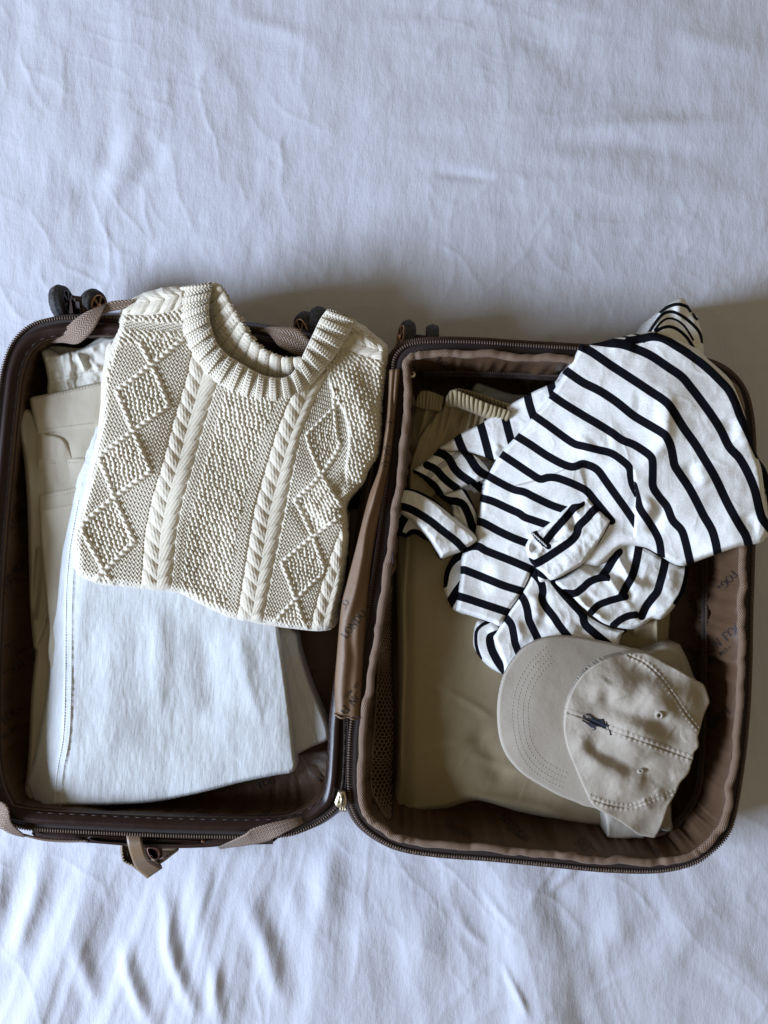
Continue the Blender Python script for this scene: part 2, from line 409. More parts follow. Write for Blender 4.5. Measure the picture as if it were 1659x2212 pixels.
CASE = thing('suitcase', 'open brown carry-on suitcase lying flat with both halves packed with clothes', 'suitcase')
NL = 720
LOUT = [(250,687),(150,688),(114,691),(68,705),(31,740),(10,792),(0,854),(-15,1000),(-32,1200),(-44,1450),(-42,1650),(-14,1748),(35,1783),(208,1796),(416,1804),(598,1804),(666,1786),(702,1765),(728,1738),(740,1690),(745,1620),(750,1540),(772,1380),(797,1200),(826,1000),(838,880),(835,800),(812,762),(760,742),(660,728),(536,709),(400,697)]
ROUT = [(889,745),(949,740),(1039,742),(1129,748),(1249,755),(1400,766),(1530,785),(1595,825),(1622,900),(1628,1050),(1624,1200),(1620,1327),(1618,1435),(1613,1543),(1602,1651),(1584,1759),(1566,1806),(1530,1842),(1494,1864),(1422,1879),(1314,1877),(1206,1867),(1062,1853),(954,1845),(870,1832),(814,1806),(775,1770),(757,1715),(757,1620),(764,1540),(788,1380),(815,1200),(842,1000),(853,850),(851,790),(862,762)]
ZL, ZR = .100, .106
baseL = outline_world(LOUT, ZL, NL); baseR = outline_world(ROUT, ZR, NL)
arc = np.linspace(0, 1, NL, endpoint=False)
def per(freq, seed, o=2):
    """periodic noise along the rim"""
    a = arc*2*np.pi; return fbm(np.cos(a)*freq+20, np.sin(a)*freq+20, o, seed)

# ---- left half: hard shell, glossy frame, zip, lining
sl, _ = ring_loft('shell', baseL, [(0.001, .0985), (.004, .096), (.0125, .072), (.013, .045), (.004, .016), (-.02, .003), (-.04, .0)], M_SHELL, CASE)
sl['label'] = 'left shell half of the case'
frame, _ = ring_loft('frame', baseL, [(-.0045, .0975), (-.0060, .1035), (-.0085, .1055), (-.0125, .1050), (-.0150, .1015), (-.0172, .1005), (-.0176, .0975), (-.0182, .092)], M_FRAME, sl, cap=False)
tl, _ = ring_loft('zipper_tape', baseL, [(.0026, .0992), (.0018, .1006), (-.0046, .1002), (-.006, .098)], M_TAPE, sl, cap=False)
q = offset(baseL, .0006); th = boxes_along('zipper_teeth', np.c_[q, np.full(NL, .1012)], .0026, (.0014, .0036, .0020), M_TEETH, sl, True); th['kind'] = 'stuff'
q = offset(baseL, -.0168); stf = boxes_along('stitching', np.c_[q, np.full(NL, .1016)], .011, (.0072, .0005, .0002), M_STITCH, sl, True); stf['kind'] = 'stuff'
wl1, wl2, wl3 = per(5, 3, 3), per(11, 4, 3), per(26, 5, 2)
def perr(freq, seed):
    a = arc*2*np.pi; n_ = vnoise(np.cos(a)*freq+60+seed, np.sin(a)*freq+60); return (1-np.abs(2*n_-1))**3
cL, cR = perr(15, 1)-.6*perr(28, 4), perr(17, 2)-.7*perr(30, 3)
def wavL(k, n):
    e = min(1, max(0, (k-1)/3.)); return e*(.003*wl1+.0030*wl2+.0016*wl3+.0020*cL), np.zeros(NL)
fl_disp = lambda x, y: .002*fbm(x*22+5, y*22+9, 3, 31)
linL, RL = ring_loft('lining', baseL, [(-.0178, .099), (-.0180, .096), (-.0165, .085), (-.0135, .07), (-.0115, .055), (-.0120, .04), (-.0165, .028), (-.025, .0215), (-.036, .0195)], M_LIN, sl, wav=wavL, inner=16, cap_disp=fl_disp)

# ---- right half
sr, _ = ring_loft('shell', baseR, [(0.0, .1015), (.003, .098), (.010, .080), (.011, .045), (.003, .016), (-.02, .003), (-.04, .0)], M_SHELL, CASE)
sr['label'] = 'right shell half of the case'
tr, _ = ring_loft('zipper_tape', baseR, [(.0034, .0985), (.002, .1045), (-.0035, .1062), (-.0075, .1075), (-.0085, .1035)], M_TAPE, sr, cap=False)
q = offset(baseR, .0010); th = boxes_along('zipper_teeth', np.c_[q, np.full(NL, .1066)], .0026, (.0014, .0036, .0020), M_TEETH, sr, True); th['kind'] = 'stuff'
# second (expansion) zip, low on the outside
q = offset(baseR, .0062); th = boxes_along('zipper_teeth', np.c_[q, np.full(NL, .0965)], .0021, (.0012, .0028, .0018), M_TEETH, sr, True); th['kind'] = 'stuff'
t2, _ = ring_loft('zipper_tape', baseR, [(.0028, .0985), (.0085, .0955), (.0085, .092)], M_TAPE, sr, cap=False)
wr1, wr2, wr3 = per(6, 13, 3), per(14, 14, 3), per(40, 15, 2)
q = offset(baseR, -.0118+.0022*per(16, 16, 2)); zz = .1130+.0022*per(18, 17, 2)+.0008*per(60, 18, 1)
pipe = tube('edge_binding', np.c_[q, zz], .0038+.0005*per(50, 19, 1), M_PIPE, sr, closed=True, k=14, flat=.8)
q2 = offset(baseR, -.0075); st = boxes_along('stitching', np.c_[q2, np.full(NL, .1078)], .004, (.0026, .0006, .0008), M_STITCH, sr, True); st['kind'] = 'stuff'
def wavR(k, n):
    e = min(1, max(0, (k)/3.)); return e*(.004*wr1+.0036*wr2+.0020*wr3+.0024*cR), e*.003*np.roll(wr2, 9)*(k < 6)
linR, RR = ring_loft('lining', baseR, [(-.0142, .112), (-.0165, .107), (-.0180, .096), (-.0190, .082), (-.0195, .066), (-.0205, .05), (-.023, .036), (-.029, .026), (-.040, .021)], M_LIN, sr, wav=wavR, inner=16, cap_disp=fl_disp)
# zip round the divider at the foot of the right wall
pk = [(905,805),(964,802),(1100,806),(1213,812),(1400,822),(1500,850),(1523,930),(1526,1100),(1527,1327),(1525,1500),(1520,1650),(1508,1723),(1458,1790),(1400,1812)]
pc = crom(pk, 260); CAMV = Vector((0, 0, HC))
_bt = BVHTree.FromPolygons([v.co.copy() for v in linR.data.vertices], [tuple(p.vertices) for p in linR.data.polygons])
def lay(u, v, lift=.0):
    d = Vector(P(u, v, 0.0))-CAMV; d.normalize(); h = _bt.ray_cast(CAMV, d); q = h[0] if h[0] is not None else Vector(P(u, v, .04)); return np.array(q-d*lift)
PZ = np.array([lay(a_, b_, .004) for a_, b_ in pc]); _k = np.ones(11)/11
for c_ in range(3): PZ[:, c_] = np.convolve(np.pad(PZ[:, c_], 5, 'edge'), _k, 'valid')
def strip_along(name, path, w, mat, parent, thick=.0008):
    T = np.gradient(path, axis=0); T /= np.linalg.norm(T, axis=1, keepdims=True); A = np.cross(T, [0, 0, 1.])
    X = np.stack([path+A*s for s in np.linspace(-w/2, w/2, 4)], 1)
    L = np.r_[0, np.cumsum(np.linalg.norm(np.diff(path, axis=0), axis=1))]
    uv = np.stack(np.broadcast_arrays(np.linspace(0, w, 4)[None], L[:, None]), -1)
    o = mesh_obj(name, X.reshape(-1, 3), grid_faces(len(path), 4), mat, parent, uv=uv.reshape(-1, 2))
    md = o.modifiers.new('thickness', 'SOLIDIFY'); md.thickness = thick; md.offset = 0; return o
strip_along('pocket_zipper_tape', PZ-np.array([0, 0, .0012]), .011, M_TAPE, sr)
th = boxes_along('pocket_zipper_teeth', PZ, .0021, (.0012, .0034, .0018), M_TEETH, sr); th['kind'] = 'stuff'

# ---- cloth cover over the hinge
fa = [(842,800,.112),(838,880,.112),(822,1000,.113),(796,1078,.114),(770,1182,.114),(750,1260,.114),(738,1312,.113),(728,1420,.112),(724,1480,.111),(725,1538,.110)]
fb = [(866,800,.106),(856,880,.106),(845,980,.106),(830,1060,.107),(812,1150,.107),(800,1230,.107),(792,1320,.108),(785,1420,.108),(781,1500,.108),(780,1546,.108)]
a = crom(fa, 130); b = crom(fb, 130); mcols = 16
tt = np.linspace(0, 1, mcols)[None, :, None]; X = P(a[:, 0], a[:, 1], a[:, 2])[:, None]*(1-tt)+P(b[:, 0], b[:, 1], b[:, 2])[:, None]*tt
jj = np.linspace(0, 1, 130)[:, None]; t1 = tt[..., 0]
X[..., 2] += .011*np.sin(np.pi*np.clip(t1, 0, 1))**.8*(.75+.3*fbm(jj*7+3, t1*.4+2, 2, 41))+.0022*np.sin(t1*9+4*fbm(jj*5, t1*0+1, 2, 43))*np.sin(np.pi*t1)
L = np.r_[0, np.cumsum(np.linalg.norm(np.diff(X[:, 8], axis=0), axis=1))]
flap = mesh_obj('hinge_cover', X.reshape(-1, 3), grid_faces(130, mcols), M_LIN2, CASE, uv=np.stack(np.broadcast_arrays(t1*.04, L[:, None]), -1).reshape(-1, 2))
md = flap.modifiers.new('thickness', 'SOLIDIFY'); md.thickness = .001; md.offset = 0
hem = P(crom([(725,1536),(740,1541),(755,1540),(768,1545),(780,1545)], 30)[:, 0], crom([(725,1536),(740,1541),(755,1540),(768,1545),(780,1545)], 30)[:, 1], .1)
hem[:, 2] = np.interp(np.linspace(0, 1, 30), np.linspace(0, 1, mcols), X[-1, :, 2])+.0005
tube('hem', hem, .0011, M_LIN2, flap, k=8)
# hinge tapes between the halves, below the cover
ht = crom([(744,1530),(744,1600),(741,1680),(737,1716)], 40); HT = P(ht[:, 0], ht[:, 1], .101)
strip_along('hinge_tape', P(crom([(768,1100),(752,1530),(746,1600),(742,1680),(740,1712)], 60)[:, 0], crom([(768,1100),(752,1530),(746,1600),(742,1680),(740,1712)], 60)[:, 1], .1000), .0105, M_TAPE, CASE)
for du in (-3.5, 3.8):
    o = boxes_along('zipper_teeth', P(ht[:, 0]+du+4, ht[:, 1], .1026), .0021, (.0012, .0026, .0016), M_TAPE, CASE); o['kind'] = 'stuff'
# zip slider
def lathe_like(name, secs, mat, parent):
    """closed loft through rings given as (N,3) arrays"""
    R = np.array(secs); n = R.shape[1]
    F = [list(map(int, f)) for f in grid_faces(len(R), n, wrapx=True)]+[list(range(n))[::-1], list(range((len(R)-1)*n, len(R)*n))]
    return mesh_obj(name, R.reshape(-1, 3), F, mat, parent)
def plate(name, poly, z0, z1, mat, parent, bevel=.0008, smooth=True, n=None, label=None):
    """solid cut to a digitised outline, rounded at the rim"""
    c = crom(poly, n or 48, closed=True) if smooth else np.asarray(poly, float)
    b = P(c[:, 0], c[:, 1], z1)[:, :2]; nn = normals2(b); S_ = []
    for d, z in ((-bevel, z0), (0, z0+bevel), (0, z1-bevel), (-bevel*.3, z1-bevel*.3), (-bevel, z1), (-bevel*2.2, z1+bevel*.15)):
        S_.append(np.c_[b+nn*d, np.full(len(b), z)])
    return lathe_like(name, S_, mat, parent)
zs = plate('zipper_slider', [(731,1711),(744,1711),(747,1718),(749,1731),(747,1741),(740,1745),(728,1744),(723,1736),(725,1726),(729,1717)], .1035, .1115, M_GOLD, CASE, .0012)
tube('slider_ridge', P(np.array([737.5,737.5,737]), np.array([1713,1728,1742]), .1118), .0012, M_GOLD, zs, k=8)
for x in (735.5, 741, 746):
    tube('slider_tooth', P(np.array([x, x+.3]), np.array([1743, 1753]), .1060), .0011, M_GOLD, zs, k=6)
# hinge cord on the gap between frame and slider
# ---- small zip pull up in the corner of the right half
pz = plate('zipper_pull', [(878,803),(893,801),(898,807),(895,814),(882,816),(876,811)], .0985, .1015, M_GOLD, CASE, .0010)
tube('pull_slot', P(np.array([881., 893.]), np.array([809., 806.]), .1019), .0006, M_INK, pz, k=6)

CAMV = Vector((0, 0, HC))
# ---- net pocket on the left wall of the right half
net_l = [(866,822,.085),(852,927,.085),(843,1047,.085),(836,1150,.083),(828,1260,.083),(822,1360,.082),(816,1460,.08),(811,1540,.078),(803,1640,.074),(801,1700,.068),(818,1740,.06),(836,1768,.05)]
net_r = [(902,852,.055),(870,942,.055),(853,1047,.055),(850,1150,.055),(848,1260,.055),(847,1360,.055),(848,1460,.055),(853,1560,.055),(850,1660,.05),(849,1700,.048),(848,1740,.044),(846,1769,.04)]
def build_net():
    na = crom(net_l, 200); nb = crom(net_r, 200)
    bt = BVHTree.FromPolygons([v.co.copy() for v in linR.data.vertices], [tuple(p.vertices) for p in linR.data.polygons])
    def wall(u, v, lift):
        d = Vector(P(u, v, 0.0))-CAMV; d.normalize(); h = bt.ray_cast(CAMV, d); q = h[0] if h[0] is not None else Vector(P(u, v, .06)); return np.array(q-d*lift)
    A = np.array([wall(x[0], x[1], .003) for x in na]); B = np.array([wall(x[0], x[1], .006) for x in nb])
    ks = np.ones(9)/9
    for M_ in (A, B):
        for c_ in range(3): M_[:, c_] = np.convolve(np.pad(M_[:, c_], 4, 'edge'), ks, 'valid')
    Lm = np.r_[0, np.cumsum(np.linalg.norm(np.diff(.5*(A+B), axis=0), axis=1))]
    cell = .0050; wid = .024
    def at(s, w):
        k = np.interp(s, Lm, np.arange(200)); i = min(int(k), 198); f = k-i
        a = A[i]*(1-f)+A[i+1]*f; b = B[i]*(1-f)+B[i+1]*f; t = w/wid
        p = a*(1-t)+b*t; p = p+np.array([0, 0, .006*math.sin(math.pi*t)*(1+.4*math.sin(s*70))]); return p
    V, F = [], []
    def edge(p, q):
        d = q-p; l = np.linalg.norm(d)
        if l < 1e-6: return
        d = d/l; s_ = np.cross(d, [.3, 0, 1.]); s_ /= np.linalg.norm(s_); u_ = np.cross(s_, d); r = .00036; k = len(V)
        for e in (p, q):
            for a_, b_ in ((1, 0), (-.5, .87), (-.5, -.87)): V.append(e+s_*r*a_+u_*r*b_)
        F.extend([[k, k+1, k+4, k+3], [k+1, k+2, k+5, k+4], [k+2, k, k+3, k+5]])
    ns = int(Lm[-1]/(cell*.866)); nw = int(wid/cell)+1
    R = cell/1.732
    for j in range(ns):
        for i in range(nw):
            s0 = j*cell*.866; w0 = (i+.5*(j % 2))*cell*.95
            # vertices of the honeycomb (pointing along the pocket)
            top = (s0+R, w0); up2 = (s0+R*.5, w0+cell*.475); dn2 = (s0-R*.5, w0+cell*.475); up1 = (s0+R*.5, w0-cell*.475)
            g = lambda c: at(min(max(c[0], 0), Lm[-1]), min(max(c[1], 0), wid))
            edge(g(up1), g(top)); edge(g(top), g(up2)); edge(g(up2), g(dn2))
    o = mesh_obj('net_pocket', np.array(V), np.array(F), M_NET, CASE); o['kind'] = 'stuff'
    tube('net_edge', A+np.array([0, 0, .001]), .0011, M_PIPE, o, k=6)
    tube('net_edge', B+np.array([0, 0, .001]), .0009, M_TAPE, o, k=6)
build_net()

# ---- luggage straps
ribbon('strap', [(99,742,.080),(135,740,.095),(169,742,.105),(200,714,.112),(218,682,.113),(226,664,.112),(232,656,.110)],
       [(97,740,.080),(122,724,.095),(147,704,.106),(163,689,.112),(190,672,.114),(222,660,.112),(231,655,.110)], M_WEB, CASE, 70, 9)
ribbon('strap', [(222,677,.1085),(250,671,.1075),(285,663,.107)], [(229,655,.110),(245,650,.110),(290,646,.109)], M_WEB, CASE, 30, 6)
ribbon('strap', [(98,741,.079),(112,727,.074),(135,722,.070)], [(98,743,.079),(110,700,.072),(140,696,.068)], M_WEB, CASE, 24, 6)
ribbon('strap', [(560,712,.108),(580,706,.113),(610,706,.115),(641,709,.115),(662,727,.112),(678,745,.108)],
       [(562,715,.108),(582,722,.112),(599,744,.112),(620,758,.109),(640,767,.105),(660,775,.10)], M_WEB, CASE, 50, 9)
ribbon('strap', [(-40,1722,.105),(0,1731,.112),(17,1745,.114),(25,1778,.112),(55,1806,.108)],
       [(-40,1775,.100),(0,1789,.108),(15,1797,.108),(30,1803,.107),(52,1808,.106)], M_WEB, CASE, 50, 9)
ribbon('strap', [(48,1801,.107),(90,1810,.100),(140,1814,.092),(190,1815,.085)], [(46,1804,.106),(90,1815,.099),(140,1819,.090),(190,1818,.083)], M_WEB, CASE, 30, 4)
ribbon('strap', [(668,1760,.095),(640,1766,.108),(590,1777,.113),(545,1791,.113),(528,1803,.110),(472,1830,.090)],
       [(672,1772,.096),(650,1781,.107),(620,1796,.110),(597,1808,.108),(565,1820,.100),(476,1833,.088)], M_WEB, CASE, 60, 9)

# ---- carry handle housing on the outside of the left shell, with leather band and tag
hs = plate('handle_housing', [(68,1796),(150,1800),(300,1807),(440,1811),(560,1810),(600,1810),(590,1818),(500,1828),(430,1834),(330,1834),(200,1824),(110,1818),(74,1809)], .040, .083, M_SHELL, CASE, .003, n=90)
plate('recessed_panel', [(196,1806),(300,1811),(420,1816),(438,1816),(428,1826),(340,1827),(210,1820)], .082, .0846, M_FRAME, hs, .0008)
plate('rivet', [(434,1818),(438,1816),(442,1818),(438,1821)], .083, .0875, M_COPPER, hs, .0004)
tag = plate('luggage_tag', [(261,1818),(262,1856),(270,1866),(284,1872),(300,1884),(318,1880),(345,1868),(370,1850),(386,1834),(345,1832),(300,1822)], .052, .0565, M_LEA, CASE, .0014)
q = crom([(264,1822),(266,1855),(274,1863),(286,1868),(300,1879),(317,1875),(343,1863),(366,1847),(379,1835)], 80)
o = boxes_along('tag_stitching', P(q[:, 0], q[:, 1], .0572), .0034, (.0022, .0007, .0006), M_STITCH, tag); o['kind'] = 'stuff'
plate('tag_lining', [(318,1832),(342,1834),(345,1852),(334,1858),(322,1850)], .0570, .0583, M_LEA2, tag, .0005)
ribbon('leather_band', [(273,1798,.088),(276,1822,.093),(284,1850,.090),(294,1874,.078),(318,1896,.066)],
       [(305,1800,.088),(308,1822,.093),(315,1846,.090),(326,1860,.080),(350,1874,.068)], M_LEA, CASE, 40, 7, .0022)
ribbon('leather_band', [(318,1896,.066),(312,1890,.060),(300,1880,.058)], [(350,1874,.068),(346,1866,.061),(335,1858,.058)], M_LEA, CASE, 16, 6, .0022)

# ---- spinner wheels
def wheel(u, v, z, r, w, axis, M_COPPER=M_COPPER):
    c = P(u, v, z); ax = Vector(axis).normalized(); q = ax.to_track_quat('Z', 'Y').to_matrix()
    M = np.array(q); n = 40
    def lathe(name, prof, mat, par):
        a = np.linspace(0, 2*np.pi, n, endpoint=False)
        R = [np.stack([rr*np.cos(a), rr*np.sin(a), np.full(n, hh)], -1)@M.T+c for rr, hh in prof]
        return lathe_like(name, R, mat, par)
    wo = lathe('wheel', [(r*.55, -w*.45), (r*.60, w*.45)], M_SHELL, CASE)
    prof = []
    for t in np.linspace(-1, 1, 15):
        prof.append((r*(.80+.20*math.sqrt(max(0, 1-t*t)))+(.0006 if abs(t) < .15 else 0), t*w/2))
    prof = [(r*.58, -w/2*.9)]+prof+[(r*.58, w/2*.9)]
    lathe('tyre', prof, M_RUB, wo)
    for s in (1, -1):
        lathe('hub', [(r*.18, s*w*.50), (r*.16, s*w*.60), (r*.05, s*w*.62)] if s > 0 else [(r*.05, s*w*.62), (r*.16, s*w*.60), (r*.18, s*w*.50)], M_COPPER, wo)
    for s in (1, -1):
        lathe('rim', [(r*.70, s*w*.44), (r*.70, s*w*.53), (r*.62, s*w*.53), (r*.61, s*w*.44)][::s], M_COPPER, wo)
        V, F = [], []
        for k in range(6):
            a = k*math.pi/3; d = np.array([math.cos(a), math.sin(a), 0]); p = np.array([-math.sin(a), math.cos(a), 0]); b = len(V)
            for rr, ww in ((r*.12, .0011), (r*.66, .0018)):
                for sx in (-1, 1):
                    for hz in (.46, .54): V.append((d*rr+p*ww*sx+np.array([0, 0, s*w*hz]))@M.T+c)
            F += [[b, b+1, b+3, b+2], [b+4, b+6, b+7, b+5], [b, b+4, b+5, b+1], [b+2, b+3, b+7, b+6], [b+1, b+5, b+7, b+3], [b, b+2, b+6, b+4]]
        mesh_obj('spokes', V, F, M_COPPER, wo, smooth=False)
    return wo
def caster(polys, z0, z1):
    for pl in polys: plate('caster_housing', pl, z0, z1, M_SHELL, CASE, .003)
wheel(134, 655, .056, .0188, .015, (.985, .10, .08), M_SHELL); wheel(202, 661, .058, .0175, .014, (.93, -.16, .28))
caster([[(150,640),(160,637),(180,642),(186,660),(184,690),(150,692)]], .030, .075)
wheel(664, 715, .054, .0205, .015, (-.80, -.3, .5)); wheel(692, 706, .062, .021, .016, (.9, .1, .1))
caster([[(650,712),(690,706),(700,735),(650,738)]], .030, .070)
wheel(876, 733, .056, .0205, .013, (-.95, .15, .25)); wheel(934, 735, .052, .0165, .014, (.98, .0, .05))
caster([[(890,722),(928,726),(930,745),(886,748)]], .030, .066)
wheel(1400, 775, .045, .0170, .014, (.95, .1, .1)); wheel(1450, 780, .045, .0170, .014, (.95, .1, .1))

# ---- lettering printed on the lining
TH, TN = .125, .062
def arc_pts(cx, cy, rx, ry, a0, a1, n=12):
    a = np.radians(np.linspace(a0, a1, n)); return [(cx+rx*math.cos(t), cy+ry*math.sin(t)) for t in a]
GL = {
 'L': (.62, [([(.12,0),(.12,1)],TH),([(0,1),(.24,1)],TN),([(0,0),(.58,0)],TN),([(.58,0),(.60,.2)],TN)]),
 'O': (.90, [(arc_pts(.43,.5,.38,.5,40,140),TN),(arc_pts(.43,.5,.38,.5,140,220),TH),(arc_pts(.43,.5,.38,.5,220,320),TN),(arc_pts(.43,.5,.38,.5,320,400),TH)]),
 'N': (.86, [([(.12,0),(.12,1)],TN),([(.10,1),(.72,0)],TH),([(.72,0),(.72,1)],TN),([(0,0),(.24,0)],TN),([(.60,1),(.84,1)],TN),([(0,1),(.12,1)],TN)]),
 'D': (.86, [([(.14,0),(.14,1)],TH),([(0,1),(.35,1)],TN),([(0,0),(.35,0)],TN),(arc_pts(.33,.5,.43,.5,90,30),TN),(arc_pts(.33,.5,.43,.5,30,-30),TH),(arc_pts(.33,.5,.43,.5,-30,-90),TN)]),
 'F': (.60, [([(.12,0),(.12,1)],TH),([(0,1),(.54,1)],TN),([(.54,1),(.55,.82)],TN),([(.12,.52),(.42,.52)],TN),([(0,0),(.26,0)],TN)]),
 'G': (.88, [(arc_pts(.43,.5,.38,.5,45,140),TN),(arc_pts(.43,.5,.38,.5,140,220),TH),(arc_pts(.43,.5,.38,.5,220,310),TN),([(.72,.12),(.72,.42)],TH),([(.58,.43),(.84,.43)],TN)]),
 'E': (.60, [([(.12,0),(.12,1)],TH),([(0,1),(.50,1)],TN),([(.12,.52),(.40,.52)],TN),([(0,0),(.54,0)],TN)]),
 'S': (.58, [(arc_pts(.26,.74,.2,.24,30,270,10),TH),(arc_pts(.26,.26,.22,.25,90,-150,10),TH)]),
 'T': (.66, [([(.3,0),(.3,1)],TH),([(0,1),(.6,1)],TN)]),
 '.': (.26, [([(.08,.03),(.16,.03)],TH)]),
 '1': (.36, [([(.2,0),(.2,1)],TH),([(.06,.85),(.2,1)],TN)]),
 '9': (.60, [(arc_pts(.26,.7,.2,.27,0,360,12),TH),([(.46,.7),(.40,.25),(.2,0)],TH)]),
 '2': (.60, [(arc_pts(.26,.72,.2,.26,150,-40,9)+[(.06,.02)],TH),([(.04,.02),(.5,.02)],TH)]),
 '3': (.58, [(arc_pts(.24,.75,.19,.23,140,-90,9),TH),(arc_pts(.24,.27,.22,.26,90,-140,9),TH)]),
 '-': (1.3, [([(.1,.45),(1.1,.45)],TN)]),
 '*': (.42, [(arc_pts(.2,.14,.15,.15,0,360,10),TN),([(.14,.06),(.14,.22),(.24,.2),(.24,.06)],TN)]),
 ' ': (.42, []) }
_bv = []
def add_target(o):
    me = o.data; V = [v.co.copy() for v in me.vertices]; F = [tuple(p.vertices) for p in me.polygons]; _bv.append(BVHTree.FromPolygons(V, F))
for o in (linL, linR, flap): add_target(o)
CAMV = Vector((0, 0, HC))
def on_lining(u, v):
    d = Vector(P(u, v, 0.0))-CAMV; d.normalize(); best = None
    for b in _bv:
        h = b.ray_cast(CAMV, d)
        if h[0] is not None and (best is None or h[3] < best[1]): best = (h[0], h[3], h[1])
    if best is None: return None
    n = best[2] if best[2].dot(d) < 0 else -best[2]
    return best[0]+n*.0004-d*.0004
def lettering(s, u, v, ang, h, gap=.10):
    ca, sa = math.cos(math.radians(ang)), math.sin(math.radians(ang)); x0 = 0; TV, TF = [], []
    for ch in s:
        w, strokes = GL[ch]
        for pts, th in strokes:
            p = np.array(pts, float)
            # subdivide straight strokes so they follow the cloth
            if len(p) == 2: p = p[0]+(p[1]-p[0])*np.linspace(0, 1, 4)[:, None]
            T = np.gradient(p, axis=0); T /= np.linalg.norm(T, axis=1, keepdims=True)+1e-9; N = np.stack([-T[:, 1], T[:, 0]], -1)
            th_ = th if h > 10 else max(th, .12)
            k = len(TV); ok = True; row = []
            for a, nn in zip(p, N):
                for sg in (-1, 1):
                    q_ = (a+nn*sg*th_*.80)*h; X_ = (x0*h+q_[0]); Y_ = q_[1]
                    g = on_lining(u+X_*ca-Y_*sa, v-(X_*sa+Y_*ca))
                    if g is None: ok = False; break
                    row.append(g)
                if not ok: break
            if not ok: continue
            if max((row[i]-row[i+2]).length for i in range(len(row)-2)) > .02: continue
            TV.extend(row)
            for i in range(len(p)-1): TF.append([k+2*i, k+2*i+2, k+2*i+3, k+2*i+1])
        x0 += w+gap
    if TV: mesh_obj('printed_lettering', np.array([list(x) for x in TV]), TF, M_INK, CASE, smooth=False)
E = '-EST. 1923-'
for a in (('LONDON FOG*', 940, 781, -40, 14), ('DON FOG*', 1103, 817, -55, 17), (E, 1088, 820, -54, 7.5), ('FOG*', 1582, 1232, -132, 16), ('LONDON', 1524, 1340, 118, 14),
          ('LOND', 1470, 1392, -50, 14), ('DON FOG*', 1522, 1424, 39, 18), (E, 1530, 1440, 39, 8), ('LONDON', 1568, 1528, -138, 15), ('LONDON', 1080, 1768, -42, 14),
          (E, 1088, 1784, -40, 6), ('G*', 1117, 1808, -20, 16), ('NO', 1242, 1822, -42, 15), (E, 1252, 1806, -45, 6), ('LONDON', 1392, 1830, -38, 14), ('LONDON', 960, 1785, -25, 12),
          ('LONDON FOG*', 748, 1380, 52, 15.5), ('LO', 745, 1318, 60, 13), ('LONDON', 800, 1413, 54, 15), ('DON FOG*', 784, 1480, -134, 17), (E, 778, 1466, -134, 7),
          ('N FOG*', 813, 1540, -130, 15), (E, 826, 1508, -128, 7), ('G*', 790, 1685, 20, 13), ('LONDON', 26, 1143, 48, 15), ('LONDON FOG*', 46, 1206, -126, 15), (E, 36, 1214, -128, 7),
          ('G*', 2, 1402, 20, 14), ('LONDON FOG*', 128, 1372, -147, 16), (E, 80, 1380, -147, 7), ('ON FOG*', -22, 1592, 40, 17), (E, 0, 1602, 40, 7), ('DN FOG*', 228, 716, -157, 15),
          ('NDON FOG*', 470, 1752, -166, 14), (E, 440, 1752, -166, 7), ('NDON', 536, 1790, 28, 15), ('LONDON', 693, 1690, 50, 14), ('FOG*', 650, 1476, 36, 14), ('FOG', 560, 1703, 20, 14),
          ('LONDON', 836, 985, 62, 13), ('DNO', 838, 1010, 75, 14), ('OG', 840, 925, 50, 12), ('LONDON', 700, 1600, 78, 12)):
    lettering(*a)
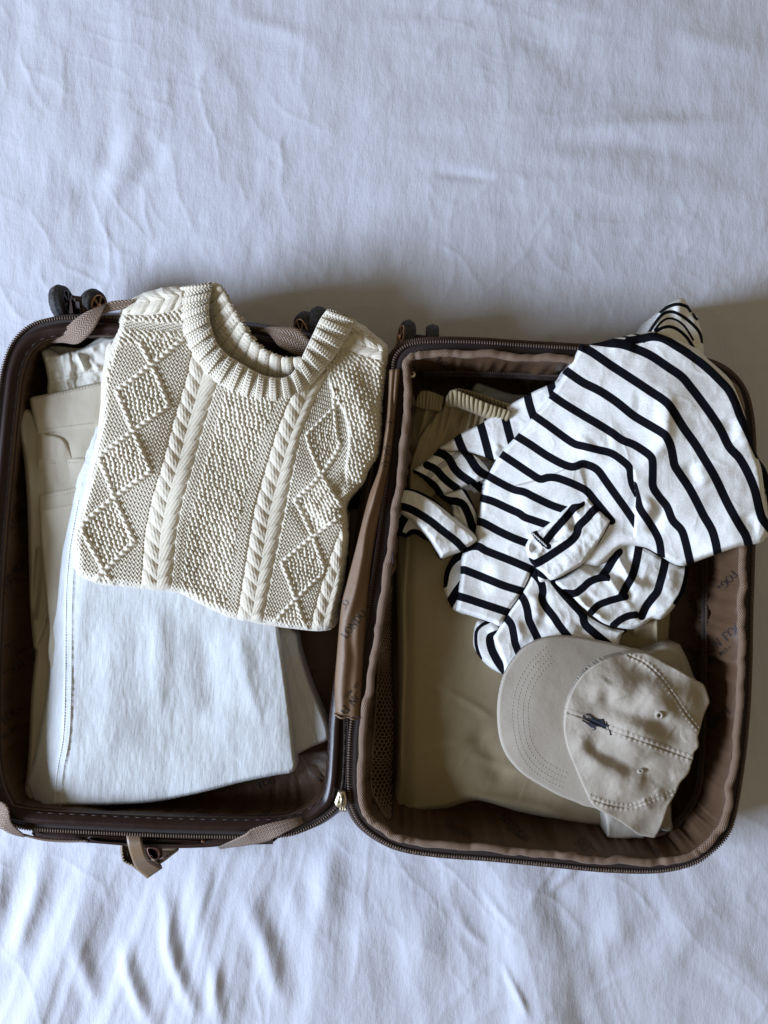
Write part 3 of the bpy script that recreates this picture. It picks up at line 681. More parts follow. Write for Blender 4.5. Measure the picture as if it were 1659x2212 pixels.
# ================================================================== cloth slabs
def nearest(U, V, poly):
    p = np.asarray(poly, float)[:, :2]; q = np.vstack([p, p[:1]])
    best = np.full(U.shape, 1e12); nx = np.zeros(U.shape); ny = np.zeros(U.shape)
    for k in range(len(q)-1):
        a = q[k]; d = q[k+1]-a; t = np.clip(((U-a[0])*d[0]+(V-a[1])*d[1])/(d@d+1e-12), 0, 1)
        X = a[0]+t*d[0]; Y = a[1]+t*d[1]; r = (U-X)**2+(V-Y)**2; m = r < best
        best = np.where(m, r, best); nx = np.where(m, X, nx); ny = np.where(m, Y, ny)
    return np.sqrt(best), nx, ny
def slab(name, outline, zf, mat, parent=None, step=2.4, r=14, T=.012, skirt=.012, smooth=True, nout=120, power=.5, uvrot=0.0, jag=0.0, flat=None):
    """a folded piece of cloth: digitised outline, top surface zf(U,V), rolled edge of radius r (grid units) and drop T"""
    c = crom(outline, nout, closed=True) if smooth else np.asarray(outline, float)
    if jag:
        n_ = normals2(c); k_ = np.arange(len(c)); c = c+n_*(jag*(np.sin(k_*1.9)+np.sin(k_*3.1+1))*.5)[:, None]
    u0, v0 = c.min(0)-step; u1, v1 = c.max(0)+step
    us = np.arange(u0, u1+step, step); vs = np.arange(v0, v1+step, step); U, V = np.meshgrid(us, vs); ny, nx = U.shape
    ins = inside(U, V, c); d, px, py = nearest(U, V, c)
    snap = (~ins) & (d < step*1.5)
    U2 = np.where(snap, px, U); V2 = np.where(snap, py, V); d = np.where(snap, 0, d); ok = ins | snap
    F = grid_faces(ny, nx); F = F[ok.ravel()[F].all(1)]
    # keep only faces with at least one truly inside vertex
    F = F[ins.ravel()[F].any(1)]
    used = np.unique(F); remap = -np.ones(ny*nx, int); remap[used] = np.arange(len(used)); F = remap[F]
    uu = U2.ravel()[used]; vv = V2.ravel()[used]; dd = d.ravel()[used]
    Z = zf(uu, vv, dd)
    t = np.clip(dd/r, 0, 1); Z = Z-T*(1-np.sqrt(np.clip(1-(1-t)**2, 0, 1))**(2*power))
    # skirt below the open edge
    e = np.sort(np.concatenate([F[:, [0, 1]], F[:, [1, 2]], F[:, [2, 3]], F[:, [3, 0]]]), 1)
    key = e[:, 0].astype(np.int64)*len(used)+e[:, 1]; uq, idx, cnt = np.unique(key, return_index=True, return_counts=True)
    be = e[idx[cnt == 1]]; bv = np.unique(be); nb = len(bv); m2 = {int(v): len(used)+i for i, v in enumerate(bv)}
    X = P(uu, vv, Z)
    low = X[bv].copy(); low[:, 2] -= skirt
    sk = np.array([[m2[int(a)], m2[int(b)], m2[int(b)]+nb, m2[int(a)]+nb] for a, b in be])
    W = np.vstack([X, X[bv], low]); ca, sa = math.cos(uvrot), math.sin(uvrot)
    uv = np.stack([W[:, 0]*ca-W[:, 1]*sa, W[:, 0]*sa+W[:, 1]*ca], -1)
    o = mesh_obj(name, W, np.vstack([F, sk]), mat, parent, uv=uv)
    return o, uu, vv
def strip_h(U, V, poly, w, edge=1.5):
    """1 on a band of half width w about the polyline, 0 off it"""
    d, t, s = seg_dist(U, V, crom(poly, max(12, len(poly)*5)))
    return 1-sstep(w-edge, w+edge, d), t, d

M_DENIM = woven('white_denim', c4(.60, .615, .625), c4(.48, .495, .50), 620, .0004, twill=True, rough=.9, spec=.2, mottle=.06, mscale=14, wr=.0006, wscale=60, slub=.00035)
M_CREAM = woven('cream_cotton', c4(.45, .405, .325), c4(.37, .33, .26), 1100, .0002, rough=.85, spec=.25, mottle=.04, mscale=8, wr=.0010, wscale=30)
M_OFF = woven('off_white_cotton', c4(.55, .53, .47), c4(.46, .44, .39), 1100, .0002, rough=.85, spec=.25, wr=.0012, wscale=34)
M_BEIGE = woven('beige_brushed_cotton', c4(.30, .24, .145), c4(.245, .195, .115), 1300, .0002, rough=.8, spec=.25, sheen=.1, mottle=.05, mscale=7, wr=.0010, wscale=24)
M_GREY = woven('grey_green_cotton', c4(.32, .33, .29), c4(.26, .27, .24), 1300, .0002, rough=.85)
M_THREAD_W = NT('white_thread').out(c4(.80, .80, .78), .8)
M_THREAD_C = NT('cream_thread').out(c4(.46, .43, .36), .8)

def stitches_on(zfun, poly, pitch, mat, parent, lift=.0004, size=(.0016, .0005, .0004), n=200, name='stitching'):
    q = crom(poly, n); z = zfun(q[:, 0], q[:, 1], np.full(n, 99.))+lift
    o = boxes_along(name, P(q[:, 0], q[:, 1], z), pitch, size, mat, parent); o['kind'] = 'stuff'; return o

# ---- trousers under everything on the left
TROU = thing('cream_trousers', 'cream cotton trousers with pocket seams folded at the left wall of the case', 'trousers')
def z_c2(U, V, d):
    z = .056+.024*sstep(1350, 900, V)+.003*fbm(U/30., V/160., 2, 51)
    z = z+step_fold(U, V, [(98,1345),(85,1380),(76,1396)], 3, .004, 14, 0)
    z = z-.007*strip_h(U, V, [(86,1190),(80,1260),(72,1330)], 7, 6)[0]
    return z
slab('folded_leg', [(35,888),(66,885),(90,930),(150,960),(200,1150),(160,1400),(140,1600),(150,1740),(78,1743),(53,1713),(58,1667),(63,1600),(67,1505),(74,1437),(77,1405),(72,1394),(65,1316),(62,1221),(60,1130),(57,1060),(50,985),(40,942),(36,910)],
     z_c2, M_CREAM, TROU, 2.2, 9, .012, .02, nout=160)
def z_c1(U, V, d):
    z = .071+.010*sstep(1250, 900, V)+.0025*fbm(U/60., V/90., 2, 53)
    z = z+.0018*sstep(930, 936, V+.13*(U-77))*0-.0016*sstep(-3, 3, V-(937-.13*(U-77)))
    z = z+step_fold(U, V, [(60,992),(110,994),(150,992),(200,990)], 1.4, .0017, 40, 0)
    z = z+step_fold(U, V, [(60,1076),(110,1066),(170,1053)], 1.4, .0020, 40, 0)
    z = z+step_fold(U, V, [(60,1108),(110,1100),(170,1088)], 1.6, .0012, 24, 0)
    z = z+.0007*np.sin(U*.9)*np.exp(-((V-(858-.23*(U-64)))/6)**2)
    return z
slab('waist_and_pockets', [(64,861),(72,857),(120,847),(168,836),(216,826),(300,820),(290,1000),(250,1190),(180,1400),(130,1500),(104,1420),(106,1362),(100,1300),(89,1192),(84,1120),(82,1072),(78,1012),(79,992),(83,961),(79,940),(72,904)],
     z_c1, M_CREAM, TROU, 2.0, 6, .006, .022, nout=170)
for pl in ([(70,866),(120,854),(216,832)], [(79,931),(130,923),(200,914)], [(82,1000),(110,1001),(170,999)], [(84,1081),(110,1074),(160,1063)]):
    stitches_on(z_c1, pl, .0030, M_THREAD_C, TROU)

# ---- second pair, only its waist shows
TR2 = thing('off_white_trousers', 'off white trousers showing only a belt loop and waistband beside the sweater shoulder', 'trousers')
def z_a(U, V, d):
    z = .074+.006*sstep(840, 760, V)+.004*fbm(U/30., V/40., 3, 55)
    z = z-.0075*np.exp(-((U-118)/20.)**2)*sstep(772, 752, V)
    s, t, dd = strip_h(U, V, [(141,762),(147,800),(154,840)], 9, 1.2); z = z+.0016*s
    z = z+fold(U, V, [(165,760),(176,782),(186,806)], 5, .004)+fold(U, V, [(190,770),(205,790),(222,800)], 6, .003)
    z = z-.0014*sstep(-2, 2, V-(828-.22*(U-110)))
    return z
slab('waistband', [(90,757),(108,752),(122,759),(131,765),(150,759),(168,756),(187,750),(216,738),(240,729),(300,735),(300,850),(216,850),(113,862),(103,817),(98,791),(92,770)],
     z_a, M_OFF, TR2, 1.8, 6, .008, .03, nout=120)
def z_a2(U, V, d): return .066+0*U
slab('inner_waistband', [(88,755),(100,749),(125,747),(150,750),(180,750),(220,728),(235,740),(180,775),(130,775),(100,768)], z_a2, M_OFF, TR2, 2.2, 4, .003, .02)
stitches_on(z_a, [(106,822),(150,812),(220,797)], .0032, M_THREAD_C, TR2)

# ---- white jeans
JEANS = thing('white_jeans', 'white denim jeans with felled side seam folded under the cable knit sweater', 'jeans')
SEAM = [(206,890),(196,960),(188,1010),(176,1080),(163,1150),(156,1194),(150,1275),(148,1383),(147,1491),(143,1590),(132,1653),(127,1694),(124,1750)]
def z_j(U, V, d):
    z = .080+.004*sstep(1500, 1250, V)-.004*sstep(1600, 1750, V)+.0070*fbm(U/170., V/260., 2, 61)
    z = z-.020*sstep(60, -45, U-np.interp(V, [840,1000,1194,1383,1600,1743], [204,165,135,112,92,78]))
    z = z+fold(U, V, [(330,1290),(345,1420),(330,1560)], 26, .003)+fold(U, V, [(440,1330),(450,1450),(480,1560)], 34, -.0035)
    z = z+fold(U, V, [(520,1360),(530,1450),(560,1560)], 20, .0028)+fold(U, V, [(250,1300),(240,1500),(215,1680)], 30, .0018)
    z = z+.0005*fbm(U/14., V/40., 3, 63)+.0007*fbm(U/60.+V/200., V/110., 2, 65)
    s, t, dd = strip_h(U, V, SEAM, 10, 4.5)
    z = z+.0009*s*(.9+.25*np.sin(V*.34+np.sin(V*.05)*3))*1.0-.0003*np.exp(-((dd-12)/2.)**2)
    s2 = np.exp(-((dd-6.5)/1.2)**2); z = z+.0004*s2
    z = z+.0012*sstep(607, 613, U+(1500-V)*.07)*0
    return z
J_OUT = [(240,830),(216,841),(204,899),(187,928),(180,956),(168,1000),(154,1072),(139,1156),(132,1194),(119,1311),(108,1362),(104,1454),(95,1519),(78,1608),(70,1643),(55,1688),(57,1702),(66,1722),(78,1743),(113,1744),(146,1742),(250,1739),(338,1732),(432,1713),(520,1690),(598,1674),(629,1669),(641,1658),(638,1625),(627,1521),(616,1443),(606,1375),(603,1339),(600,1200),(500,1000),(330,850)]
slab('upper_leg', J_OUT, z_j, M_DENIM, JEANS, 2.1, 9, .014, .02, nout=220, uvrot=.1)
stitches_on(z_j, [(p[0]-6.5, p[1]) for p in SEAM[3:]], .0030, M_THREAD_W, JEANS, .0003, (.0020, .0008, .0005), n=400); stitches_on(z_j, [(p[0]+6.5, p[1]) for p in SEAM[3:]], .0030, M_THREAD_W, JEANS, -.00005, (.0018, .0005, .0003), n=400)
def z_j2(U, V, d):
    s, t, dd = strip_h(U, V, [(619,1381),(650,1495),(681,1604)], 3, 1.5)
    return .060+.0015*s+.003*fbm(U/50., V/120., 2, 67)-.006*sstep(600, 710, U)*0
slab('lower_leg', [(560,1330),(603,1339),(632,1358),(642,1370),(650,1412),(671,1479),(702,1552),(710,1587),(706,1600),(676,1612),(640,1630),(590,1650),(540,1600)], z_j2, M_DENIM, JEANS, 2.2, 7, .012, .025, nout=90, uvrot=.1)
def z_j3(U, V, d): return .056+0*U
slab('folded_hem', [(57,1690),(53,1712),(60,1728),(78,1743),(120,1743),(140,1700),(90,1660)], z_j3, M_DENIM, JEANS, 2.4, 6, .01, .02)

# ---- beige elastic-waist trousers in the right half
PANTS = thing('beige_trousers', 'beige brushed trousers with gathered elastic waist beneath the striped shirt and cap', 'trousers')
def z_d(U, V, d):
    z = .056+.0060*fbm(U/190., V/230., 2, 71)+.0007*fbm(U/60.+V/150., V/90., 3, 73)+.0008*ridge(U/90.+V/200., V/130.-U/400., 2, 74)
    z = z-.005*sstep(1650, 1780, V)-.010*sstep(900, 855, U)
    z = z+step_fold(U, V, [(925,900),(898,990),(885,1080),(880,1180),(872,1300),(874,1420),(868,1560),(866,1700)], 2.2, .0035, 30, .1)
    z = z+fold(U, V, [(1020,1560),(1060,1640),(1100,1700)], 26, -.004)+fold(U, V, [(930,1300),(950,1450),(960,1600)], 45, .004)
    z = z+fold(U, V, [(980,1715),(1120,1735),(1240,1765)], 14, .004)+fold(U, V, [(1426,1270),(1420,1330),(1418,1410)], 5, .006)+fold(U, V, [(1440,1270),(1438,1330),(1436,1400)], 3, -.004)
    z = z+fold(U, V, [(900,1480),(980,1500),(1080,1560)], 9, .0016)+fold(U, V, [(1000,1620),(1100,1660),(1230,1690)], 12, .0022)+fold(U, V, [(890,1640),(960,1610),(1040,1600)], 8, .0014)
    z = z+fold(U, V, [(1360,1372),(1390,1350),(1425,1345)], 10, .006)+.012*sstep(1100, 1350, U)*sstep(1600, 1300, V)
    return z
slab('trouser_leg', [(905,900),(960,872),(1100,880),(1300,1000),(1400,1160),(1446,1270),(1442,1420),(1446,1560),(1452,1770),(1446,1784),(1400,1792),(1290,1787),(1206,1771),(1122,1754),(1066,1737),(1027,1729),(990,1738),(954,1748),(880,1757),(851,1757),(850,1726),(859,1653),(861,1485),(856,1261),(851,1130),(856,1020),(872,950)],
     z_d, M_BEIGE, PANTS, 2.6, 12, .016, .02, nout=180)
stitches_on(z_d, [(884,1110),(874,1250),(871,1420)], .0034, M_THREAD_C, PANTS)
def gathered(name, top, bot, mat, parent, zt, amp=.0016, pitch=11., bulge=.004, n=170, m=16, rolled=True):
    a = crom(top, n); b = crom(bot, n); s = np.linspace(0, 1, n)
    Lp = np.r_[0, np.cumsum(np.linalg.norm(np.diff(a[:, :2], axis=0), axis=1))]
    t = np.linspace(0, 1, m)[None, :]; U = a[:, :1]*(1-t)+b[:, :1]*t; V = a[:, 1:2]*(1-t)+b[:, 1:2]*t; Z = a[:, 2:3]*(1-t)+b[:, 2:3]*t
    ph = Lp[:, None]/pitch*2*np.pi+1.6*fbm(Lp[:, None]/25., t*1.2, 2, 77)
    Z = Z+bulge*np.sqrt(np.clip(np.sin(np.pi*np.clip(t*.9+.06, 0, 1)), 0, 1))+amp*np.sin(ph)*np.sin(np.pi*np.clip(t*.9+.1, 0, 1))*(1+.4*np.sin(ph*.37))
    X = P(U, V, Z)
    o = mesh_obj(name, X.reshape(-1, 3), grid_faces(n, m), mat, parent, uv=np.stack(np.broadcast_arrays(t*.02, Lp[:, None]*.00046), -1).reshape(-1, 2))
    md = o.modifiers.new('thickness', 'SOLIDIFY'); md.thickness = .002; md.offset = 1 if False else 0; return o
# rear layer with its own little gather
def z_d2(U, V, d):
    z = .062+.004*fbm(U/30., V/70., 2, 79)
    return z+fold(U, V, [(925,870),(905,950),(890,1040)], 7, .005, 0)-.006*sstep(20, -12, U-np.interp(V, [840,960,1100], [905,876,862]))
slab('rear_panel', [(903,862),(925,860),(958,868),(960,900),(930,960),(905,1030),(885,1120),(862,1120),(861,1050),(866,980),(880,920),(893,880)], z_d2, M_BEIGE, PANTS, 2.0, 8, .01, .03)
gathered('elastic_waist', [(903,855,.074),(911,845,.078),(930,846,.078),(958,857,.074)], [(898,876,.068),(908,880,.069),(928,884,.069),(952,888,.067)], M_BEIGE, PANTS, 0, .0012, 8., .004, 60)
def z_d3(U, V, d):
    z = .070+.004*fbm(U/40., V/60., 2, 81)+.0015*np.sin(U*.42+.1*V)*sstep(990, 880, V+.2*(1000-U))
    z = z+fold(U, V, [(1005,885),(975,930),(950,990)], 7, -.004, .1)+fold(U, V, [(1020,880),(1010,930),(980,980)], 8, .003)
    return z+step_fold(U, V, [(948,880),(928,935),(906,1000),(895,1060)], 1.5, .0015, 6, 0)
slab('front_panel', [(963,868),(990,865),(1030,872),(1080,890),(1110,905),(1090,980),(1000,1010),(930,1080),(900,1110),(884,1095),(884,1010),(896,967),(908,937),(935,901),(955,880)], z_d3, M_BEIGE, PANTS, 1.9, 6, .008, .03)
gathered('elastic_waist', [(966,856,.086),(975,844,.092),(985,843,.094),(1010,853,.094),(1050,870,.093),(1105,889,.090)], [(962,876,.076),(972,878,.078),(985,878,.078),(1010,886,.078),(1050,902,.077),(1095,916,.076)], M_BEIGE, PANTS, 0, .0020, 10.5, .006, 150)
gathered('elastic_waist', [(976,843,.088),(995,840,.089),(1040,852,.088),(1080,866,.086),(1112,876,.085)], [(982,850,.082),(1000,855,.080),(1045,872,.078),(1085,888,.077),(1110,897,.076)], M_BEIGE, PANTS, 0, .0012, 8., .002, 110)
GR = thing('grey_garment', 'folded grey green cotton garment half hidden behind the gathered elastic waist', 'garment')
def z_g(U, V, d): return .052+.003*fbm(U/30., V/30., 2, 83)
slab('folded_cloth', [(1029,827),(1057,835),(1099,849),(1138,853),(1220,850),(1230,900),(1100,900),(1000,860),(1018,845)], z_g, M_GREY, GR, 2.2, 5, .006, .02)
# ================================================================== cable-knit sweater
_t = NT('cream_cable_wool'); _v = _t.obj(); _n1 = _t.noise(_v, 1500, 3, .6); _n2 = _t.noise(_v, 60, 3)
M_KNIT = _t.out(_t.mix(_n1, c4(.49, .435, .335), c4(.72, .655, .53)), .95, _t.bump(_n1, .0006, 1), 0, .1, .35, .6)
def C(L): return [(x*.52, y*.52+584) for x, y in L]
SWT = thing('cable_knit_sweater', 'cream cable knit sweater with ribbed neck folded over the white jeans', 'sweater')
vK = [700,760,813,917,1000,1078,1156,1260,1350]; LcX = [452,447,437,406,385,361,346,338,333]
vR = [700,760,800,854,938,1026,1104,1182,1260,1340]; RcX = [752,722,694,664,629,603,582,569,556,542]
FOLD = [(700,770),(720,840),(750,900),(757,960),(750,1020),(756,1060)]
def st_stock(c, r):
    f = c-np.floor(c); a = np.abs(f-.5)*2; return np.abs(np.sin(2*np.pi*f))**.5*(.5+.5*np.cos(2*np.pi*(r+.5*a)))
def st_purl(c, r): return (.5+.5*np.cos(2*np.pi*(r+.28*np.cos(2*np.pi*c))))**.8
def st_moss(c, r):
    X = c/1.5+.12*np.sin(r*1.1); Y = r/1.35; j = np.floor(Y); x = X+.5*(j % 2); fx = x-np.floor(x)-.5; fy = Y-j-.5
    jit = .62+.5*_T[(np.floor(x).astype(int)) % 256, j.astype(int) % 256]
    ix = np.floor(x).astype(int); j1 = _T[(ix+31) % 256, (j.astype(int)+7) % 256]-.5; j2 = _T[(ix+77) % 256, (j.astype(int)+19) % 256]-.5
    fx = fx-.22*j1; fy = fy-.22*j2; sg = np.where((ix+j.astype(int)) % 2 == 0, 1., -.6)
    d = (fx*.42+fy*.91)**2*2.3+(fx*.91-fy*.42)**2*6.5
    return jit*np.exp(-d*1.0)+.16*(.5+.5*np.cos(2*np.pi*(c*.9+r*1.1)))
def cable(dx, r, per=5.2, w=4.8, flip=1, slope=.8):
    """leaf shaped lobes either side of a groove: dx in stitches from the centre"""
    a = np.abs(dx); p = (r*flip-a*slope*-1)/per; f = p-np.floor(p)
    g = np.clip(a/w, 0, 1); wf = .62+.48*np.sin(np.pi*(g*.75+.2)); lobe = np.sqrt(np.clip(1-((2*f-1)/wf)**2, 0, 1))
    env = np.clip(np.sin(np.pi*np.clip((a+.35)/(w+.35), 0, 1)), 0, 1)**.55
    strand = .5+.5*np.cos(2*np.pi*(f*2.9)); leg = .5+.5*np.cos(2*np.pi*(a*1.0+r*.35))
    cen = np.exp(-(a/.7)**2)*.45
    return env*(.36+.64*lobe)*(.90+.06*strand+.08*leg)+cen*.5
def knit(U, V):
    Lc = np.interp(V, vK, LcX); Rc = np.interp(V, vR, RcX)
    wob = 1.2*fbm(U/50., V/50., 2, 91)
    pR = np.interp(V, [800,948,1020,1104,1239,1340], [4.2,4.4,5.6,6.9,5.8,5.4])
    xi = np.where(U < Lc, -16-(Lc-U)/7.1, np.where(U > Rc, 16+(U-Rc)/pR, -16+32*(U-Lc)/(Rc-Lc)))
    tilt = .30-.08*sstep(1000, 1300, V); r = (V-tilt*(U-400))/6.6+.25*fbm(U/40., V/40., 2, 93); c = xi+.15*wob
    H = .0012+.0016*st_purl(c*.8, r*.72)                                  # reverse stocking ground
    moss = .0002+.0034*st_moss(c, r)
    mid = 1-sstep(7.2, 7.8, np.abs(xi+.3)); H = H*(1-mid)+(moss+.0004)*mid
    # diamond lattices
    def lattice(H, x0, ph, per, hw, region):
        k = (r-ph)/per; tri = np.abs(2*(k-np.floor(k))-1)          # 1 at centres, 0 at crossings
        tri = np.where(True, 1-2*np.abs((k-np.floor(k+.5))), 0)    # centre ->1, crossing ->0
        lx = hw*np.clip(tri, 0, 1)*1.02; dx = xi-x0
        ins = (1-sstep(-.3, .5, np.abs(dx)-(lx-1.0)))*region
        H = H*(1-ins)+(moss+.0003)*ins
        dist = np.minimum(np.abs(dx-lx), np.abs(dx+lx))*.80
        rope = np.clip(1-(dist/1.05)**2, 0, 1)**.6*region
        tw = .75+.25*np.sin(2*np.pi*(r*.55)+dist*2)
        return np.maximum(H, (.0050*tw+.0008)*rope)+0*H
    left = sstep(-22.0, -22.8, xi)*sstep(722, 742, V-.0*U)
    H = lattice(H, -32.2, 134.5, 23.4, 8.4, left)
    rightr = sstep(22.0, 22.8, xi)
    H = lattice(H, 32.0, 130.3, 23.2, 8.2, rightr*(U < np.interp(V, [p[1] for p in FOLD]+[1400], [p[0] for p in FOLD]+[900])))
    # outer-left edge: seed stitch border
    e1 = sstep(-43.5, -44.5, xi); H = H*(1-e1)+moss*e1
    for x0, lo in ((-16, 0), (16, 0), (45, 1)):
        dx = xi-x0; m = 1-sstep(4.6, 5.2, np.abs(dx))
        if lo: m = m*sstep(1130, 1160, V)
        cb = .0036*cable(dx, -r if False else r); H = H*(1-m)+(cb+.0006)*m
    # sleeve to the right of the fold
    fx = np.interp(V, [p[1] for p in FOLD]+[1400], [p[0] for p in FOLD]+[900])
    sl_ = sstep(0, 4, U-fx)*sstep(1080, 1060, V)
    c2 = (U+.25*V)/7.0; r2 = (V-.35*U)/6.8
    sv = .0036*st_moss(c2, r2)
    up = sstep(800, 770, V-.25*(U-760)); dxs = ((V-742)-.30*(U-770))/6.5
    cab2 = .0040*cable(dxs, (U+.3*V)/6.5, 4.6, 3.4); mm = (1-sstep(3.2, 3.8, np.abs(dxs)))
    rib2 = .0028*st_moss(r2, c2); sv = sv*(1-up)+rib2*up; sv = sv*(1-mm)+cab2*mm
    H = H*(1-sl_)+sv*sl_
    # left shoulder
    sh = sstep(748, 728, V+.18*(U-300))*(U < 440)
    c3 = (U-.2*V)/7.2; r3 = (V+.25*U)/6.8; s3 = .0036*st_moss(c3, r3)
    dxa = ((V-650)+.10*(U-330)-.0016*(U-330)**2*-1)/6.5; ca = .0050*cable(dxa, (U-.25*V)/6.8, 4.8, 4.4); ma = 1-sstep(4.3, 4.9, np.abs(dxa)); s3 = s3*(1-ma)+ca*ma
    b3 = sstep(675, 683, V-.05*U)*sstep(702, 694, V-.05*U); s3 = s3*(1-b3)+.0014*st_stock(c3, r3)*b3
    H = H*(1-sh)+s3*sh
    return H
def z_s(U, V, d):
    z = .113-.010*sstep(1150, 1380, V)+.010*fbm(U/170., V/170., 2, 95)-.006*sstep(380, 170, U)
    z = z+fold(U, V, [(640,1075),(665,1120),(690,1160)], 20, -.005)+fold(U, V, [(700,1030),(715,1090),(700,1140)], 24, .006)
    z = z+fold(U, V, [(745,1050),(715,1075),(680,1100)], 16, -.005)+step_fold(U, V, FOLD[::-1], 4, .004, 40, .1)
    z = z+fold(U, V, [(735,780),(760,840),(790,900),(800,960)], 26, .006)+fold(U, V, [(790,1060),(760,1040),(740,1010)], 12, -.004)
    z = z+.006*sstep(760, 640, V)*sstep(500, 300, U)*0
    return z+1.12*knit(U, V)
BODY = C([(750,68),(700,68),(650,78),(580,100),(520,140),(495,180),(487,220),(480,270),(455,330),(430,400),(420,480),(418,560),(410,640),(395,720),(375,800),(360,880),(340,970),(318,1040),(305,1100),(303,1150),(312,1200),(310,1240),(330,1270),(400,1300),(480,1310),(560,1318),(640,1330),(740,1340),(800,1370),(880,1410),(960,1445),(1040,1460),(1130,1470),(1210,1485),(1280,1493),(1340,1497),(1380,1485),(1400,1460),(1410,1400),(1430,1310),(1440,1220),(1450,1120),(1445,1020),(1440,980),(1470,930),(1510,890),(1540,820),(1570,780),(1585,700),(1590,600),(1595,520),(1605,440),(1612,380),(1615,330),(1600,300),(1560,270),(1520,235),(1480,213),(1430,200),(1380,300),(1290,420),(1170,490),(1000,455),(900,390),(820,290),(790,180),(780,80)])
slab('knitted_body', BODY, z_s, M_KNIT, SWT, 1.15, 18, .022, .03, nout=260, jag=1.1)
# soft inner layers seen at the edge: the back of the folded body
slab('folded_back', [(x, y-1) for x, y in C([(500,300),(430,480),(395,740),(340,970),(306,1110),(303,1170),(310,1245),(400,1306),(560,1324),(740,1346),(880,1416),(1040,1466),(1210,1490),(1340,1500),(1400,1468),(1425,1330),(1440,1150),(1430,980),(1000,700)])], lambda U, V, d: .088+0*U+.0014*st_moss(U/7., V/7.), M_KNIT, SWT, 2.6, 10, .010, .014, nout=160)

def band(name, outer, inner, n, m, zo, zi, bulge, amp, per, ph=0, back=False):
    a = crom(C(outer), n); b = crom(C(inner), n)
    t = np.linspace(0, 1, m)[None, :]; U = a[:, :1]*(1-t)+b[:, :1]*t; V = a[:, 1:2]*(1-t)+b[:, 1:2]*t
    mid = .5*(a+b); Lp = np.r_[0, np.cumsum(np.linalg.norm(np.diff(mid, axis=0), axis=1))][:, None]
    wpx = np.linalg.norm(a-b, axis=1).mean()
    Z = zo*(1-t)+zi*t+bulge*np.sqrt(np.clip(np.sin(np.pi*np.clip(t, .001, .999)), 0, 1))
    col = (Lp/per)*4+ph                                            # four stitches per rib: two knit, two purl
    k = np.cos(2*np.pi*(col/4)); pl = sstep(-.35, .45, k)
    row = t*wpx/6.2+.15*np.sin(Lp/30)
    Z = Z+amp*1.05*pl+pl*.0011*st_stock(col, row)+(1-pl)*.0014*st_purl(col, row)+.0010*fbm(Lp/30., t*2, 2, 97)
    X = P(U, V, Z)
    o = mesh_obj(name, X.reshape(-1, 3), grid_faces(n, m), M_KNIT, SWT)
    md = o.modifiers.new('thickness', 'SOLIDIFY'); md.thickness = .004; md.offset = -1 if X[0, 0, 2] >= 0 else 1
    return o
fo = [(748,70),(738,130),(752,220),(775,300),(812,370),(860,437),(925,482),(1000,520),(1080,545),(1150,553),(1220,532),(1290,480),(1350,412),(1400,345),(1440,280),(1482,208)]
fi = [(888,56),(872,120),(870,190),(885,260),(905,305),(945,350),(1000,385),(1060,420),(1110,440),(1170,446),(1210,430),(1240,388),(1268,330),(1302,260),(1328,205),(1355,166)]
cf = band('ribbed_neckband', fo, fi, 760, 84, .113, .121, .009, .0034, 29.)
bo = [(888,60),(915,72),(940,108),(970,160),(1005,210),(1030,260),(1060,300),(1100,335),(1150,360),(1200,372),(1250,372)]
bi = [(868,100),(866,190),(880,262),(908,322),(955,368),(1010,400),(1075,434),(1140,450),(1190,452),(1220,440),(1250,400)]
cb = band('neckband_inside', bo, bi, 480, 70, .115, .098, .003, .0030, 27., 2)
# ================================================================== striped shirt
def view(sx, sy, size, n=1659.):
    k = size/n*.66360; ox, oy = sx*.66360, sy*.66360
    return lambda L: [(x*k+ox, y*k+oy) for x, y in L]
T1 = view(1400, 1150, 600); T2 = view(1900, 1100, 600); T3 = view(1250, 1500, 500); T4 = view(1400, 1750, 600); T5 = view(1700, 1550, 600); Z4 = view(1900, 900, 600)
_t = NT('striped_jersey'); _v = _t.uv(); _a = _t.n('ShaderNodeAttribute'); _a.attribute_name = 'stripe'
_fz = _t.noise(_v, 2300, 2, .6); _d = _t.math('ADD', _a.outputs['Fac'], _t.math('MULTIPLY', _t.math('SUBTRACT', _fz, .5), .9))
_f = _t.n('ShaderNodeMapRange', i0=_d, i1=-.45, i2=.45, i3=1., i4=0.).outputs[0]
_mel = _t.noise(_v, 620, 5, .72); _mf = _t.n('ShaderNodeMapRange', i0=_mel, i1=.35, i2=.62, i3=0., i4=1.).outputs[0]
_w = _t.mix(_mf, c4(.58, .575, .56), c4(.73, .72, .69)); _b = _t.mix(_t.math('MULTIPLY', _t.noise(_v, 1500, 2), .7), c4(.003, .003, .005), c4(.009, .009, .013))
_h = _t.noise(_v, 900, 4, .7)
_nm = _t.bump(_h, .0002, 1.0); _nm = _t.bump(_t.noise(_v, 40, 5, .62), .0011, 1.0, _nm)
M_TEE = _t.out(_t.mix(_f, _w, _b), .95, _nm, 0, .05, 0)
M_BLKTH = NT('black_thread').out(c4(.012, .012, .014), .8)
M_WHTH = NT('white_overlock_thread').out(c4(.6, .6, .58), .8)
TEE = thing('striped_shirt', 'black and white striped jersey shirt tossed crumpled over the right suitcase half', 'shirt')
def zctl(U, V, ctrl, s=60.):
    num = 0; den = 0
    for x, y, z in ctrl:
        w = 1/(((U-x)**2+(V-y)**2)+s*s)**2; num = num+w*z; den = den+w
    return num/den
def mk(pts, vw): return [tuple(p) for p in vw(pts)]
def extend(p, e):
    p = np.array(p, float); a = p[0]-p[1]; b = p[-1]-p[-2]
    return np.vstack([p[0]+a/np.linalg.norm(a)*e, p, p[-1]+b/np.linalg.norm(b)*e])
